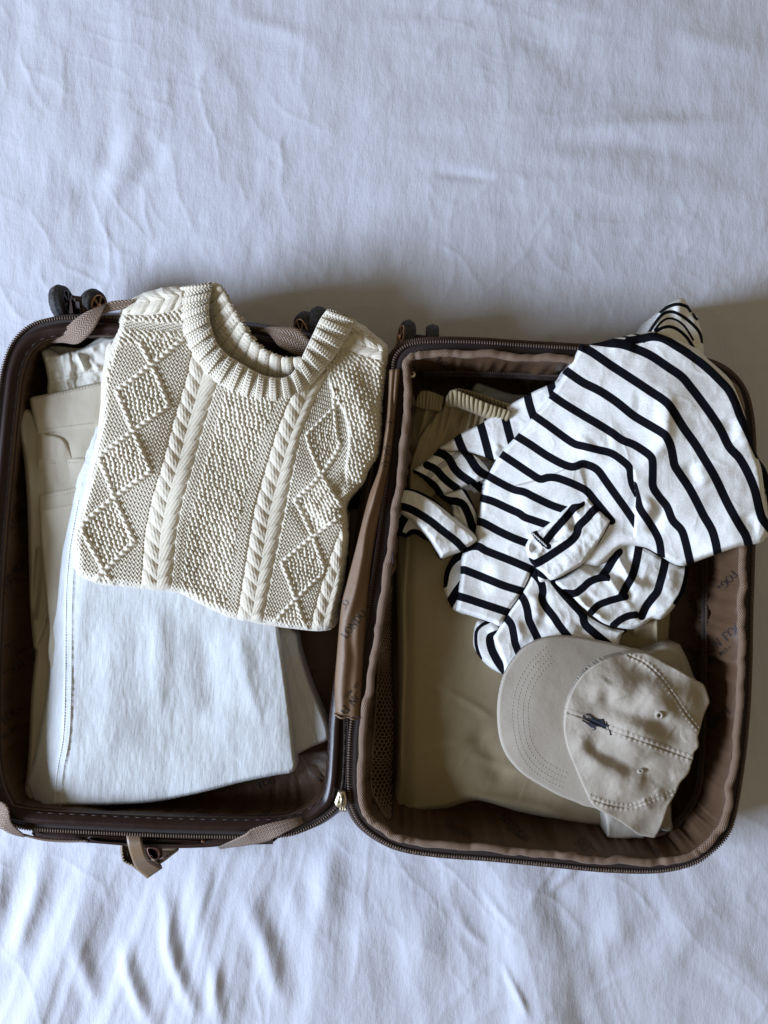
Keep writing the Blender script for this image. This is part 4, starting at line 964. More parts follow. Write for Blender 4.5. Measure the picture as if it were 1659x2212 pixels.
def patch(name, outline, stripes, ctrl, folds=(), steps=(), step=2.2, r=9, T=.010, skirt=.02, s=60, nout=150, wob=.0022, wsc=45., seed=100, amp2=.0007, fw=1.25, label=None):
    st = [(np.array(crom(s_[0], max(10, len(s_[0])*5))), s_[1], s_[2] if len(s_) > 2 else None) for s_ in stripes]
    ctrl_ = ctrl
    def zf(U, V, d):
        z = zctl(U, V, ctrl_, s)+wob*fbm(U/wsc, V/wsc, 3, seed)+amp2*ridge(U/wsc*1.6+.4*fbm(U/30., V/30., 2, seed+1), V/wsc*1.3, 2, seed+2)
        for p, w, a in folds: z = z+fold(U, V, p, w*fw, a, .3)
        for p, w, a, re in steps: z = z+step_fold(U, V, p, w, a, re, .15)
        return z
    o, uu, vv = slab(name, outline, zf, M_TEE, TEE, step, r, T, skirt, nout=nout)
    # stripe distance for every vertex (skirt vertices share their column's projection)
    n = len(o.data.vertices); co_ = np.empty(n*3, np.float32); o.data.vertices.foreach_get('co', co_); co_ = co_.reshape(-1, 3)
    f = K*(HC-co_[:, 2]); U = co_[:, 0]/f+829.5; V = 1106-co_[:, 1]/f
    U[:len(uu)] = uu; V[:len(uu)] = vv
    sd = np.full(n, 50.)
    for q, hw, clip in st:
        d, t, sg = seg_dist(U, V, q); d = d-hw*1.04
        if clip is not None:
            cd, ct, cs = seg_dist(U, V, clip[0]); d = np.maximum(d, -cs*clip[1]*cd)
        sd = np.minimum(sd, d)
    attr(o, 'stripe', sd)
    if label: o['label'] = label
    return o, zf
# back layer peeping out at the far right
patch('back_panel', mk([(1400,900),(1530,1000),(1580,1090),(1640,1180),(1690,1330),(1720,1500),(1725,1660),(1690,1760),(1620,1800),(1500,1750),(1350,1400)], T2),
      [(mk([(1560,1060),(1620,1180),(1662,1320),(1690,1480),(1700,1600)], T2), 9), (mk([(1480,1000),(1540,1150),(1590,1350),(1610,1550)], T2), 8)],
      [(1600,1000,.100),(1670,1150,.098)], r=10, T=.012, skirt=.05)
# second sleeve / hem lying behind, upper left
P2O = mk([(1190,228),(1130,250),(1050,290),(950,335),(850,390),(700,465),(600,535),(470,625),(380,672),(280,718),(215,765),(140,815),(82,856),(180,885),(290,882),(380,898),(490,932),(600,957),(700,900),(900,700),(1100,480),(1280,280),(1260,230)], T1)
patch('rear_hem', P2O, [(mk([(1080,240),(1092,300),(1110,370)], T1), 9), (mk([(875,370),(890,440),(910,510),(935,580)], T1), 8.6), (mk([(655,495),(680,600),(705,700),(735,810)], T1), 8.4),
      (mk([(450,625),(475,710),(510,840),(540,960)], T1), 8.6), (mk([(243,735),(265,800),(300,880),(340,940)], T1), 8.8)],
      [(950,965,.078),(1080,900,.088),(1200,825,.100)], [(mk([(640,820),(590,880),(560,940)], T1), 8, .003)], r=7, T=.008, skirt=.03, seed=110)
# bluish underlayer in the notch
patch('under_layer', mk([(360,895),(480,930),(600,950),(640,990),(560,1100),(500,1110),(430,960)], T1), [], [(1040,1010,.062)], r=4, T=.004, seed=120)
patch('under_layer', T3([(830,290),(960,230),(1095,190),(1120,300),(1060,450),(1020,640),(960,560),(900,420)]),
      [(T3([(980,235),(1040,290),(1100,350)]), 9), (T3([(940,430),(985,500),(1030,590)]), 7)], [(1030,1060,.058)], r=4, T=.004, seed=121)
# lower sleeve, with rows of hem stitching
P3O = mk([(82,856),(180,880),(290,882),(360,900),(430,940),(500,1010),(535,1072),(500,1128),(400,1165),(250,1225),(150,1262),(92,1288),(20,1220),(-70,1130),(-160,1060),(-90,1000),(-10,940),(40,895)], T1)
o3, z3 = patch('sleeve', P3O, [(mk([(243,735),(275,830),(350,930),(400,1010),(450,1065),(530,1115)], T1), 9), (mk([(50,885),(110,905),(170,950),(215,1030),(270,1090),(340,1140),(385,1170)], T1), 8.6),
      (mk([(-30,1005),(50,1045),(110,1110),(170,1165),(240,1215)], T1), 8.2), (mk([(-180,1080),(-80,1125),(20,1190),(80,1270)], T1), 10)],
      [(960,985,.078),(1040,1020,.084),(940,1050,.076)], [(T3([(560,200),(600,280),(590,340)]), 10, .004), (T3([(900,100),(960,150),(1060,180)]), 10, .004)], r=9, T=.010, skirt=.03, seed=130)
for k in range(3):
    off = k*17
    for L in ([(262+off,872+off*.3),(190+off,930+off*.5),(110+off,985+off*.6),(40+off,1035+off*.6)], [(30+off,1035+off*.6),(-40+off,1110+off*.5)]):
        stitches_on(z3, mk(L, T1), .0016, M_BLKTH, TEE, size=(.0017, .0005, .0004))
# crumple between cuff and body
P3B = T3([(610,388),(700,340),(850,300),(905,350),(945,430),(985,520),(1010,620),(1015,720),(965,770),(900,740),(800,660),(740,590),(720,480)])
patch('sleeve', P3B, [(T3([(610,400),(700,430),(790,440),(860,480),(910,580),(945,680),(975,760)]), 8.2), (T3([(860,290),(930,400),(990,500),(1030,590)]), 5)],
      [(1000,1080,.074),(1020,1130,.070)], [(T3([(720,520),(760,525),(810,510)]), 7, -.004), (T3([(850,560),(870,650),(930,730)]), 8, .003)], r=6, T=.008, skirt=.02, seed=140)
# rear fold showing at lower left of the body
patch('rear_fold', T3([(880,965),(820,985),(760,1010),(700,1085),(655,1190),(637,1330),(650,1430),(700,1530),(740,1605),(775,1628),(900,1640),(950,1300),(950,1000)]),
      [(T3([(880,1000),(790,1040),(715,1110),(670,1200),(645,1330)]), 8.5), (T3([(850,1330),(790,1410),(745,1480),(700,1560)]), 9.5)],
      [(980,1250,.064),(1000,1300,.066)], r=9, T=.012, skirt=.015, seed=150)
# lower sleeve lobes under the cap
patch('lower_sleeve', T4([(560,735),(500,745),(430,742),(400,800),(387,880),(388,970),(430,1060),(490,1130),(560,1185),(640,1225),(680,1238),(780,1180),(900,1100),(800,950),(700,800),(640,780)]),
      [(T4([(540,752),(470,785),(420,840),(412,930),(425,1010),(455,1090)]), 3.6), (T4([(640,860),(580,880),(540,905),(550,990),(590,1080),(640,1160),(700,1230)]), 8.8)],
      [(1050,1380,.070),(1080,1430,.070)], [(T4([(600,800),(560,870),(545,890)]), 8, .004)], r=13, T=.018, skirt=.02, seed=160)
P6O = T4([(572,900),(600,850),(640,785),(720,655),(780,570),(830,490),(880,400),(935,275),(990,310),(1060,370),(1130,400),(1280,547),(1390,677),(1480,740),(1580,790),(1700,830),(1778,835),(1745,865),(1715,900),(1690,985),(1640,1040),(1300,1100),(900,1200),(700,1250),(660,1130),(610,1000)])
patch('lower_sleeve', P6O, [(T4([(915,310),(960,350),(1000,410),(1015,480),(1008,550),(1040,620),(1110,710),(1170,800),(1250,900)]), 8.2),
      (T4([(810,510),(850,570),(875,650),(890,740),(930,830),(975,920)]), 8.2), (T4([(680,720),(730,780),(752,870),(765,950),(800,1040)]), 8.0),
      (T4([(1120,400),(1200,500),(1290,600),(1370,690),(1395,780),(1480,860),(1600,960),(1700,1040)]), 8.6), (T4([(1740,800),(1765,840),(1740,880)]), 4)],
      [(1100,1330,.084),(1150,1250,.088),(1250,1350,.085),(1320,1380,.080)],
      [(T4([(1060,440),(1010,580),(1020,720),(1050,860)]), 12, -.005), (T4([(960,500),(970,620),(1000,760)]), 11, .005), (T4([(1400,780),(1370,850),(1330,900)]), 10, -.004), (T4([(740,720),(810,850),(840,980)]), 9, .003)],
      r=8, T=.012, skirt=.02, seed=170)
# main body
P1O = (mk([(20,632),(70,605),(150,590),(260,560),(350,543),(450,516),(540,508),(590,497),(700,520),(1000,640),(1085,708),(1130,755),(1190,805),(1300,908),(1350,985),(1400,1100),(1450,1245),(1500,1380),(1530,1530),(1570,1640)], Z4)
       + mk([(1600,1180),(1620,1330),(1640,1500),(1670,1640),(1668,1730),(1645,1790),(1605,1838),(1540,1856),(1420,1874),(1300,1910),(1200,1945)], T2)
       + T5([(1500,792),(1430,808),(1340,770),(1230,700),(1100,640),(900,640),(700,800),(500,800)])
       + T4([(1000,420),(935,290),(880,400),(830,500),(720,665),(640,792),(560,768),(480,742),(420,722),(320,690),(232,662)])
       + T3([(775,1600),(800,1430),(825,1230),(832,1080),(870,975),(985,900),(1000,850),(990,760),(1010,640)])
       + mk([(435,1480),(470,1290),(500,1140),(530,1070),(650,880),(760,758),(960,530),(1110,335),(1245,115),(1310,0),(1370,-90)], T1))
S_ = []
CS = 1.0
def A(p, vw, hw=8.6): S_.append((vw(p), hw))
A([(-30,75),(60,120),(150,180),(250,250),(450,380),(600,480),(700,545),(765,600),(820,680),(900,810),(1000,950),(1080,1080),(1180,1250),(1300,1500),(1400,1680),(1460,1780),(1490,1880)], T2, 9.2)
A([(-172,145),(-60,215),(0,262+140),(0,402)], T2, .01); S_.pop()
A([(1200,145),(1350,240),(1500,340),(1659,440)], T1, 9); S_.pop()
S_.append((T1([(1200,140),(1290,205)])+T2([(0,405),(150,480),(300,580),(450,700),(600,790),(700,850),(745,890),(785,980),(805,1080),(820,1150),(870,1230),(950,1350),(1020,1480),(1080,1600),(1150,1720),(1185,1830),(1205,1936)]), 9.0))
S_.append((T1([(1070,360),(1200,450)])+T2([(0,700),(120,770),(250,850),(350,920),(450,960),(560,1030),(612,1080),(622,1140),(622,1230),(625,1340),(680,1430),(750,1520),(800,1640),(880,1730),(915,1830),(940,1936)]), 8.6))
S_.append((T1([(920,550),(1050,640),(1200,750),(1300,815)])+T2([(0,975),(120,1005),(240,1035),(330,1090),(410,1165),(425,1250),(440,1320),(462,1385),(485,1450),(510,1540),(590,1660),(650,1760),(685,1850),(700,1936)]), 8.2))
S_.append((T1([(770,740),(900,820),(1050,920),(1200,1000),(1290,1022),(1370,995)])+T2([(40,1145),(90,1165),(140,1205),(200,1290),(300,1430),(400,1570),(462,1665)]), 8.4))
S_.append((T1([(630,900),(780,1000),(900,1080),(990,1132),(1060,1118),(1140,1122),(1250,1160),(1340,1200),(1410,1240),(1470,1310),(1560,1420)]), 8.2))
S_.append((T1([(505,1095),(620,1160),(750,1225),(850,1250),(950,1300),(1100,1370),(1250,1420)]), 8.2))
S_.append((T1([(455,1300),(570,1335),(700,1395),(800,1440),(850,1475),(950,1510),(1080,1555)]), 8.2))
S_.append((T3([(990,650),(1060,665),(1130,700),(1250,765),(1400,835),(1560,895)]), 8.4))
S_.append((T3([(880,945),(940,925),(1020,925),(1100,970),(1250,1030),(1400,1090),(1620,1185)]), 8.4))
S_.append((T3([(820,1180),(870,1180),(950,1210),(1100,1270),(1300,1350),(1530,1420)]), 8.4))
S_.append((T3([(780,1455),(900,1490),(1050,1540),(1200,1590),(1380,1650)]), 8.4))
A([(170,588),(300,605),(450,640),(600,700),(750,810),(900,920)], Z4, 8.4); S_.pop()
S_.append((Z4([(165,590),(240,600),(330,608),(450,645),(600,710),(750,810),(880,900)])+T2([(960,440),(1030,530),(1140,680),(1230,820),(1310,980),(1400,1080),(1480,1220),(1540,1370),(1580,1540),(1610,1630),(1680,1720)]), 9.2))
S_.append((Z4([(520,560),(620,542),(720,560),(840,630),(950,700),(1100,815),(1230,940),(1310,1030),(1365,1140),(1410,1260),(1470,1380),(1525,1500)]), 8.8))
S_.append((Z4([(290,566),(350,572),(430,580)]), 1.8)); S_.append((Z4([(400,545),(450,550),(505,556)]), 1.8)); S_.append((Z4([(485,522),(530,528),(570,528)]), 1.2))
PLEAT = T2([(430,1000),(444,1170),(448,1260),(462,1370),(470,1430),(466,1500),(458,1640),(450,1760),(452,1900)])
S4 = S_[3]; S_[3] = (T1([(920,550),(1050,640),(1200,750),(1300,815)])+T2([(0,975),(120,1005),(240,1035),(330,1090),(410,1165),(425,1250),(440,1320),(480,1400)]), 8.2, (PLEAT, CS))
S_.append((T2([(450,1330),(480,1440),(510,1540),(590,1660),(650,1760),(685,1850),(700,1990)]), 8.2, (PLEAT, -CS)))
S_[4] = (S_[4][0][:-1]+T2([(462,1665),(540,1790)]), 8.4, (PLEAT, CS))
S_ = [(extend(s_[0], 28 if len(s_) < 3 else 1), )+tuple(s_[1:]) for s_ in S_]
c1_ = [(1180,900,.112),(1230,770,.118),(1330,740,.122),(1500,760,.128),(1450,900,.144),(1580,900,.142),(1630,1100,.136),(1600,1165,.134),(1500,1100,.134),(1400,1050,.132),(1300,950,.130),(1250,1050,.112),
       (1120,960,.100),(1060,1040,.090),(1040,1150,.086),(1010,1280,.080),(1100,1330,.082),(1150,1200,.090),(1200,1120,.100),(1350,1200,.100),(1450,1200,.106)]
folds1 = [(T2([(790,440),(765,600),(745,800),(725,930),(650,1040),(560,1100),(445,1165)]), 13, .0055), (T2([(700,640),(560,620),(420,600)]), 26, -.003), 
          (T2([(940,1090),(970,1200),(1030,1330)]), 14, -.0045), (T2([(1020,1130),(1060,1250),(1120,1350)]), 14, .003),
          (T2([(720,1480),(680,1600),(630,1700),(600,1790)]), 11, -.006), (T2([(640,1440),(560,1560),(520,1700)]), 14, .005), 
          (T2([(1300,700),(1330,850),(1380,900)]), 16, -.004), (T2([(1350,760),(1450,900),(1500,1000)]), 14, .0035), (T2([(1450,1560),(1500,1680),(1590,1700)]), 14, -.004),
          (T1([(870,1240),(900,1340),(880,1450)]), 16, .0025), (T1([(620,1150),(640,1260),(600,1350)]), 20, .002), (T3([(1200,1000),(1180,1200),(1180,1480)]), 22, .004), (T3([(1050,1080),(1080,1250),(1100,1500)]), 20, -.003),
          (T2([(200,60),(350,60),(500,100)]), 14, .004), (T1([(1450,860),(1560,760),(1659,740)]), 26, -.003)]
steps1 = [(T1([(700,1215),(780,1198),(900,1170),(1060,1118),(1200,1060),(1330,1002),(1420,985)]), 2.5, .0060, 46), (T2([(444,1170),(448,1260),(468,1400),(466,1500),(458,1640),(450,1760),(452,1812)]), 2.5, -.0085, 40)]
o1, z1 = patch('shirt_body', P1O, S_, c1_, folds1, steps1, 1.9, 11, .016, .03, 70, 320, .0030, 80., 180, .0007)
# inside-out folded hem below the body
P7O = T5([(778,448),(830,490),(900,525),(1000,580),(1100,638),(1180,680),(1260,725),(1330,768),(1420,800),(1482,806),(1500,850),(1490,920),(1470,1010),(1430,1090),(1400,1135),(1340,1215),(1290,1265),(1240,1290),(1165,1290),(1100,1340),(1000,1378),(900,1372),(830,1358),(740,1330),(640,1260),(570,1200),(510,1150),(440,1085),(370,1030),(290,950),(400,880),(560,740),(700,560)])
patch('turned_hem', P7O, [(T5([(835,480),(850,560),(855,640),(862,690)]), 6.5), (T5([(870,680),(820,745),(770,830),(720,900)]), 8.6), (T5([(1055,600),(1040,700),(1020,800),(990,900),(940,990),(895,1080)]), 8.6),
      (T5([(930,1085),(860,1100),(760,1130),(680,1165),(620,1225)]), 7.6), (T5([(1290,735),(1275,830),(1240,960),(1215,1040),(1160,1110),(1110,1180),(1075,1260)]), 8.6),
      (T5([(1020,1248),(950,1260),(880,1295),(820,1345)]), 7.6), (T5([(1488,815),(1470,930),(1430,1060),(1380,1140)]), 5.), (T5([(760,910),(680,920),(600,955),(540,1010),(470,1055),(380,1050)]), 8.),
      (T5([(700,890),(750,905),(775,930)]), 4.), (T5([(800,430),(820,460)]), 5)],
      [(1330,1180,.092),(1420,1250,.094),(1470,1260,.084),(1300,1300,.090),(1380,1330,.084),(1240,1270,.092)],
      [(T5([(600,900),(680,780),(720,680),(740,600)]), 24, -.012), (T5([(790,510),(850,640),(890,780),(950,890),(1020,965),(1180,1010)]), 7, .007), (T5([(900,560),(910,680),(930,800)]), 14, -.006),
       (T5([(720,560),(780,660),(840,720)]), 10, .005), (T5([(560,800),(700,880),(790,930),(880,1040),(1010,1240)]), 7, .006), (T5([(850,900),(930,1060),(1000,1150)]), 12, -.006), (T5([(1090,900),(1180,960),(1260,1000)]), 10, -.003),
       (T5([(460,1080),(560,1180),(660,1260),(800,1320)]), 10, .006), (T5([(640,1060),(600,1120),(640,1180)]), 10, -.003), (T5([(1330,800),(1340,950),(1300,1100)]), 12, .003), (T5([(1180,1130),(1100,1230),(1020,1290)]), 9, -.004)],
      (), 2.0, 10, .016, .03, 60, 200, .0022, 40, 190)
# rolled cuff in the middle, its overlocked seam showing
P8O = T5([(545,208),(560,185),(600,182),(640,235),(700,300),(750,350),(800,400),(785,455),(740,530),(700,600),(620,700),(560,785),(450,855),(350,918),(290,945),(235,925),(190,880),(110,820),(65,768),(48,710),(25,635),(40,590),(62,545),(75,505),(120,483),(160,470),(240,415),(320,340),(400,265),(440,242),(500,235)])
o8, z8 = patch('rolled_cuff', P8O, [(T5([(700,268),(640,310),(580,380),(510,450),(490,520),(430,590),(300,680),(200,745),(110,790),(60,770)]), 8.6), (T5([(530,245),(460,290),(420,340),(340,430),(270,510),(200,600)]), 8.2),
      (T5([(800,410),(740,530),(640,690),(555,800),(440,870),(340,925),(260,950)]), 3.2), (T5([(95,490),(150,560),(235,632)]), 6.5)],
      [(1160,1170,.102),(1230,1110,.112),(1290,1110,.114),(1220,1210,.106),(1150,1210,.100)],
      [(T5([(450,250),(440,340),(470,440),(450,540)]), 8, -.007), (T5([(520,240),(470,310),(450,340)]), 6, .005), (T5([(350,420),(300,520),(260,620)]), 8, -.006), (T5([(60,640),(130,650),(180,640)]), 6, -.008),
       (T5([(180,640),(140,700),(130,760)]), 6, .004), (T5([(560,560),(480,680),(330,790)]), 14, .004), (T5([(260,620),(370,580),(470,540)]), 5, .004)], (), 1.7, 9, .018, .03, 40, 180, .0018, 26, 200)
for k in range(9):
    a_ = np.array(T5([(85+16*k, 505+15*k)])[0])
    for dx in (-5, 5):
        q = np.array([a_+[-2.2, dx*.45-1], a_+[2.2, -dx*.45+1]]); zz = z8(q[:, 0], q[:, 1], np.full(2, 99.))+.0006
        tube('overlock_thread', P(q[:, 0], q[:, 1], zz), .00035, M_WHTH, TEE, k=5)
# big cuff at the lower left
patch('cuff_inside', T3([(75,560),(110,690),(150,790),(200,825),(245,832),(300,800),(350,800),(430,850),(490,880),(550,980),(600,1060),(640,1050),(700,900),(420,620),(220,540)]),
      [(T3([(235,590),(185,680),(155,760),(170,830)]), 9), (T3([(180,800),(245,815),(300,775),(360,775),(430,830),(490,880)]), 6.5), (T3([(480,870),(540,950),(580,1010),(630,1062)]), 3.5)],
      [(870,1140,.072),(940,1190,.070)], r=6, T=.008, skirt=.025, seed=210)
P4O = T3([(178,298),(240,292),(320,310),(400,338),(500,388),(600,460),(680,540),(740,588),(850,680),(950,762),(1000,820),(1010,858),(980,892),(900,940),(830,982),(720,1020),(622,1056),(585,1010),(545,950),(495,868),(430,790),(360,720),(290,650),(210,590),(140,545),(88,535),(92,490),(115,440),(150,370)])
patch('cuff', P4O, [(T3([(75,510),(150,492),(240,505),(350,555),(500,650),(650,770),(780,870),(870,965)]), 8.2), (T3([(170,298),(300,312),(420,362),(560,440),(680,530),(750,590)]), 3.0)],
      [(870,1080,.094),(960,1140,.100),(1010,1175,.096)], [(T3([(250,560),(420,700),(560,860),(620,980)]), 14, .005), (T3([(500,560),(640,680),(800,800)]), 22, .003)], (), 1.8, 10, .022, .03, 60, 130, .0015, 36, 220)
# shoulder tip standing on the bed
P9O = Z4([(560,520),(590,480),(640,390),(690,310),(760,250),(830,212),(878,195),(915,212),(960,290),(1000,340),(1027,362),(1030,400),(1045,440),(1068,520),(1075,600),(1082,680),(1080,715),(1040,720),(1000,690),(900,640),(780,600),(650,590),(575,580)])
patch('shoulder', P9O, [(Z4([(690,315),(770,268),(850,250),(930,272),(960,310)]), 3.6), (Z4([(590,500),(640,425),(690,360),(740,325),(810,320),(900,365),(990,440),(1045,510),(1068,590)]), 3.4),
      (Z4([(640,480),(700,410),(760,378),(830,390),(900,440),(950,510),(985,570)]), 2.4), (Z4([(650,495),(710,462),(780,452),(850,480),(920,540),(970,610),(1000,660)]), 3.4), (Z4([(985,335),(1000,365),(1020,385)]), 3)],
      [(1450,660,.090),(1480,650,.085),(1420,720,.112),(1500,740,.104)], [(Z4([(870,200),(860,300),(880,430)]), 9, .004)], (), 1.8, 10, .02, .06, 40, 110, .0012, 36, 230)
for L in ([(840,262),(900,330),(950,410),(990,500),(1020,590),(1045,680)], [(856,258),(915,325),(965,405),(1004,495),(1034,590)], [(670,340),(720,280),(790,232),(870,197)], [(690,335),(740,285),(800,245),(850,228)]):
    pass
o9 = TEE.children[-1]
def thin_line(name, pts, zfun, w, mat, parent, lift=.0005, n=60):
    q = crom(pts, n); z = zfun(q[:, 0], q[:, 1], np.full(n, 99.))+lift
    return tube(name, P(q[:, 0], q[:, 1], z), w, mat, parent, k=6)
# ================================================================== baseball cap
C6 = view(1600, 2000, 900); C2 = view(1850, 2050, 550)
M_CAP = woven('khaki_twill', c4(.42, .37, .305), c4(.325, .285, .235), 780, .0004, twill=True, rough=.88, spec=.2, mottle=.06, mscale=26, wr=.0005, wscale=90)
M_CAPD = woven('khaki_twill_lining', c4(.38, .345, .295), c4(.30, .27, .23), 900, .0003, twill=True, rough=.9, spec=.2)
M_CTH = NT('cap_thread').out(c4(.36, .325, .27), .8)
M_NAVY = NT('navy_embroidery'); _k = M_NAVY._wave(M_NAVY.obj((1, 1, 1), .5), 700, 1, 'X', 2)
M_NAVY = M_NAVY.out(M_NAVY.mix(_k, c4(.008, .010, .022), c4(.022, .028, .055)), .55, M_NAVY.bump(_k, .0004, 1))
CAP = thing('baseball_cap', 'khaki twill baseball cap with navy embroidered rider lying on the beige trousers', 'cap')
slab('side_panel', C2([(740,225),(800,200),(880,160),(960,135),(1040,133),(1090,140),(1120,190),(1160,270),(1200,370),(1225,440),(1232,500),(1000,480),(800,320)]), lambda U, V, d: .094+.003*fbm(U/30., V/30., 2, 240)-.012*sstep(1430, 1500, U), M_CAPD, CAP, 2.2, 10, .012, .03)
slab('side_panel', C2([(350,1790),(360,1850),(375,1960),(385,2040),(500,2062),(640,2050),(760,2040),(700,1900),(500,1780),(380,1740)]), lambda U, V, d: .080+.002*fbm(U/30., V/30., 2, 241), M_CAPD, CAP, 2.2, 7, .01, .03)
slab('side_panel', C2([(960,1700),(1005,1730),(1012,1850),(1025,1965),(930,1975),(880,1900)]), lambda U, V, d: .078+0*U, M_CAPD, CAP, 2.2, 6, .01, .03)
def z_b(U, V, d):
    cu, cv = 1200., 1560.; ax = np.array([-.94, -.22]); pe = np.array([.22, -.94])
    a = (U-cu)*pe[0]+(V-cv)*pe[1]; b = (U-cu)*ax[0]+(V-cv)*ax[1]
    z = .1085-.018*(a/190.)**2-.006*sstep(40, 150, b)
    return z+.0005*fbm(U/60., V/60., 2, 242)
BR = C6([(560,140),(480,129),(400,127),(300,145),(200,192),(130,270),(80,350),(50,450),(36,570),(42,700),(66,800),(112,880),(190,960),(300,1030),(400,1085),(500,1125),(580,1155),(700,1150),(760,950),(700,600),(900,300),(860,215),(760,182),(660,160)])
brim, _, _ = slab('brim', BR, z_b, M_CAP, CAP, 2.0, 5, .0045, .004, nout=200, uvrot=.6)
for k, off in enumerate((0, 30, 62, 92)):
    base = np.array([(330,195),(240,280),(165,400),(128,540),(132,690),(165,820),(235,925),(340,1000),(430,1040)], float)
    cen = np.array([560, 600.]); dl = cen-base; dl /= np.linalg.norm(dl, axis=1, keepdims=True)
    stitches_on(z_b, C6([tuple(p) for p in base+dl*off]), .0036, M_CTH, brim, .00010, (.0024, .0004, .0003), 260)
SEAM_M = C2([(0,815),(150,865),(420,985),(700,1085),(960,1180),(1215,1272)]); SEAM_U = C2([(590,250),(740,320),(860,420),(960,540),(1060,680),(1160,830),(1290,990)]); SEAM_L = C2([(200,1650),(400,1720),(600,1745),(720,1710),(840,1660),(960,1630),(1060,1590)])
def z_c(U, V, d):
    z = zctl(U, V, [tuple(list(C2([(x, y)])[0])+[h]) for x, y, h in ((-35,800,.1115),(60,800,.120),(-20,1200,.1105),(90,1200,.120),(150,1600,.106),(230,1560,.114),(400,300,.1135),(180,400,.1125),(80,520,.1125),(-40,1000,.1115),(60,1330,.1085),(560,235,.108),(200,560,.114),(280,560,.118),(600,230,.104),(700,1000,.137),(900,700,.134),(500,600,.126),(1150,700,.122),(1350,650,.110),(1250,1150,.122),(1180,1350,.114),(900,1500,.116),(600,1500,.120),(300,1300,.122),(800,2000,.096),(600,1800,.106),(1000,1700,.104),(950,350,.108))], 30)
    for p, w, a in (([(480,560),(400,700),(540,790),(800,900),(1080,1030)], 12, -.0075), ([(700,700),(860,800),(1000,900)], 22, -.003), ([(400,480),(300,620),(290,740)], 10, .0035), ([(700,640),(950,780),(1200,960),(1270,1120)], 12, .0045),
                    ([(180,1040),(270,1180),(450,1270),(640,1350),(760,1300),(780,1200)], 11, -.0085), ([(90,980),(170,1200),(350,1350),(600,1450)], 12, .0045), ([(700,1450),(900,1480),(1060,1440)], 12, -.003),
                    ([(860,1560),(900,1620),(960,1690)], 6, .0025), ([(720,1660),(770,1720),(780,1780)], 6, .0025), ([(640,330),(760,440),(860,480)], 9, -.003),
                    ([(560,980),(700,1120),(790,1230)], 8, -.003), ([(1000,1000),(1100,1080),(1140,1060)], 8, -.003), ([(1000,560),(1100,650),(1200,700)], 8, .002)):
        q_ = crom(C2(p), 24); d_, t_, s_ = seg_dist(U, V, q_); z = z+a*sstep(0, .2, t_)*sstep(0, .2, 1-t_)*np.exp(-(d_/(w*1.55))**2)*.68
    s, t, dd = strip_h(U, V, SEAM_M, 1, 1)
    z = z-.0012*np.exp(-(dd/1.3)**2)+.0008*np.exp(-((dd-5)/3.6)**2)*(1+.6*np.sin(t*150)*sstep(.25, .4, t))
    s, t, dd = strip_h(U, V, SEAM_U, 1, 1); z = z-.0012*np.exp(-(dd/1.3)**2)+.0008*np.exp(-((dd-4)/3.5)**2)*(1+.6*np.sin(t*130))
    s, t, dd = strip_h(U, V, SEAM_L, 1, 1); z = z-.0010*np.exp(-(dd/1.3)**2)+.0008*np.exp(-((dd-4.5)/3.5)**2)*(1+.5*np.sin(t*120))
    for ex, ey, rr in ((893,838,6.2), (712,1388,5.0)):
        ec = C2([(ex, ey)])[0]; e = np.hypot(U-ec[0], (V-ec[1])*(1 if ey < 1000 else 1.7)); z = z+.0014*np.exp(-((e-rr)/2.2)**2)-.0030*np.exp(-(e/2.2)**2)
    return z+.0004*fbm(U/12., V/12., 3, 243)+.0012*fbm(U/46., V/46., 2, 244)
CR = C2([(300,320),(420,270),(560,235),(640,222),(700,224),(780,235),(860,270),(960,330),(1060,380),(1160,440),(1250,490),(1320,530),(1345,570),(1370,640),(1386,710),(1365,760),(1330,840),(1300,950),(1285,1010),(1272,1060),(1282,1120),(1272,1165),(1235,1205),(1225,1270),(1205,1320),(1195,1370),(1165,1430),(1100,1500),(1060,1590),(1025,1660),(985,1730),(950,1830),(905,1950),(860,2030),(835,2042),(760,2030),(690,2015),(600,1950),(500,1880),(380,1810),(260,1745),(200,1650),(140,1520),(60,1330),(0,1180),(-40,1000),(-35,830),(0,680),(80,520),(180,400)])
crown, _, _ = slab('crown', CR, z_c, M_CAP, CAP, 1.6, 4, .002, .03, nout=230, uvrot=-.15)
crown.modifiers  # single solid skin
for L in (SEAM_M, SEAM_U, SEAM_L):
    q = np.array(L); stitches_on(z_c, [tuple(p) for p in q], .0022, M_CTH, crown, .0001, (.0015, .0004, .0003), 260)
for dv in (-9, 9):
    stitches_on(z_c, [(x, y+dv) for x, y in SEAM_M[2:]], .0026, M_CTH, crown, .0001, (.0016, .0004, .0004), 260)
stitches_on(z_c, [(x-8, y+6) for x, y in SEAM_U[1:]], .0026, M_CTH, crown, .0001, (.0016, .0004, .0004), 260)
stitches_on(z_c, [(x+2, y-9) for x, y in SEAM_L[:-1]], .0026, M_CTH, crown, .0001, (.0016, .0004, .0004), 260)
for ex, ey, rr, fy in ((893,838,6.2,1.0), (712,1388,5.0,.6)):
    a = np.linspace(0, 2*np.pi, 28, endpoint=False); ec = C2([(ex, ey)])[0]
    uu = ec[0]+rr*np.cos(a); vv = ec[1]+rr*fy*np.sin(a); zz = z_c(uu, vv, np.full(28, 99.))
    ey_o = tube('eyelet', P(uu, vv, zz+.0004), .0011, M_CAP, crown, closed=True, k=8)
    uu = ec[0]+1.9*np.cos(a); vv = ec[1]+1.9*fy*np.sin(a); zc_ = z_c(np.array([ec[0]]), np.array([ec[1]]), np.array([99.]))[0]
    hp = P(uu, vv, zc_+.0006); mesh_obj('eyelet_hole', hp, [list(range(28))], M_INK, ey_o, smooth=False)
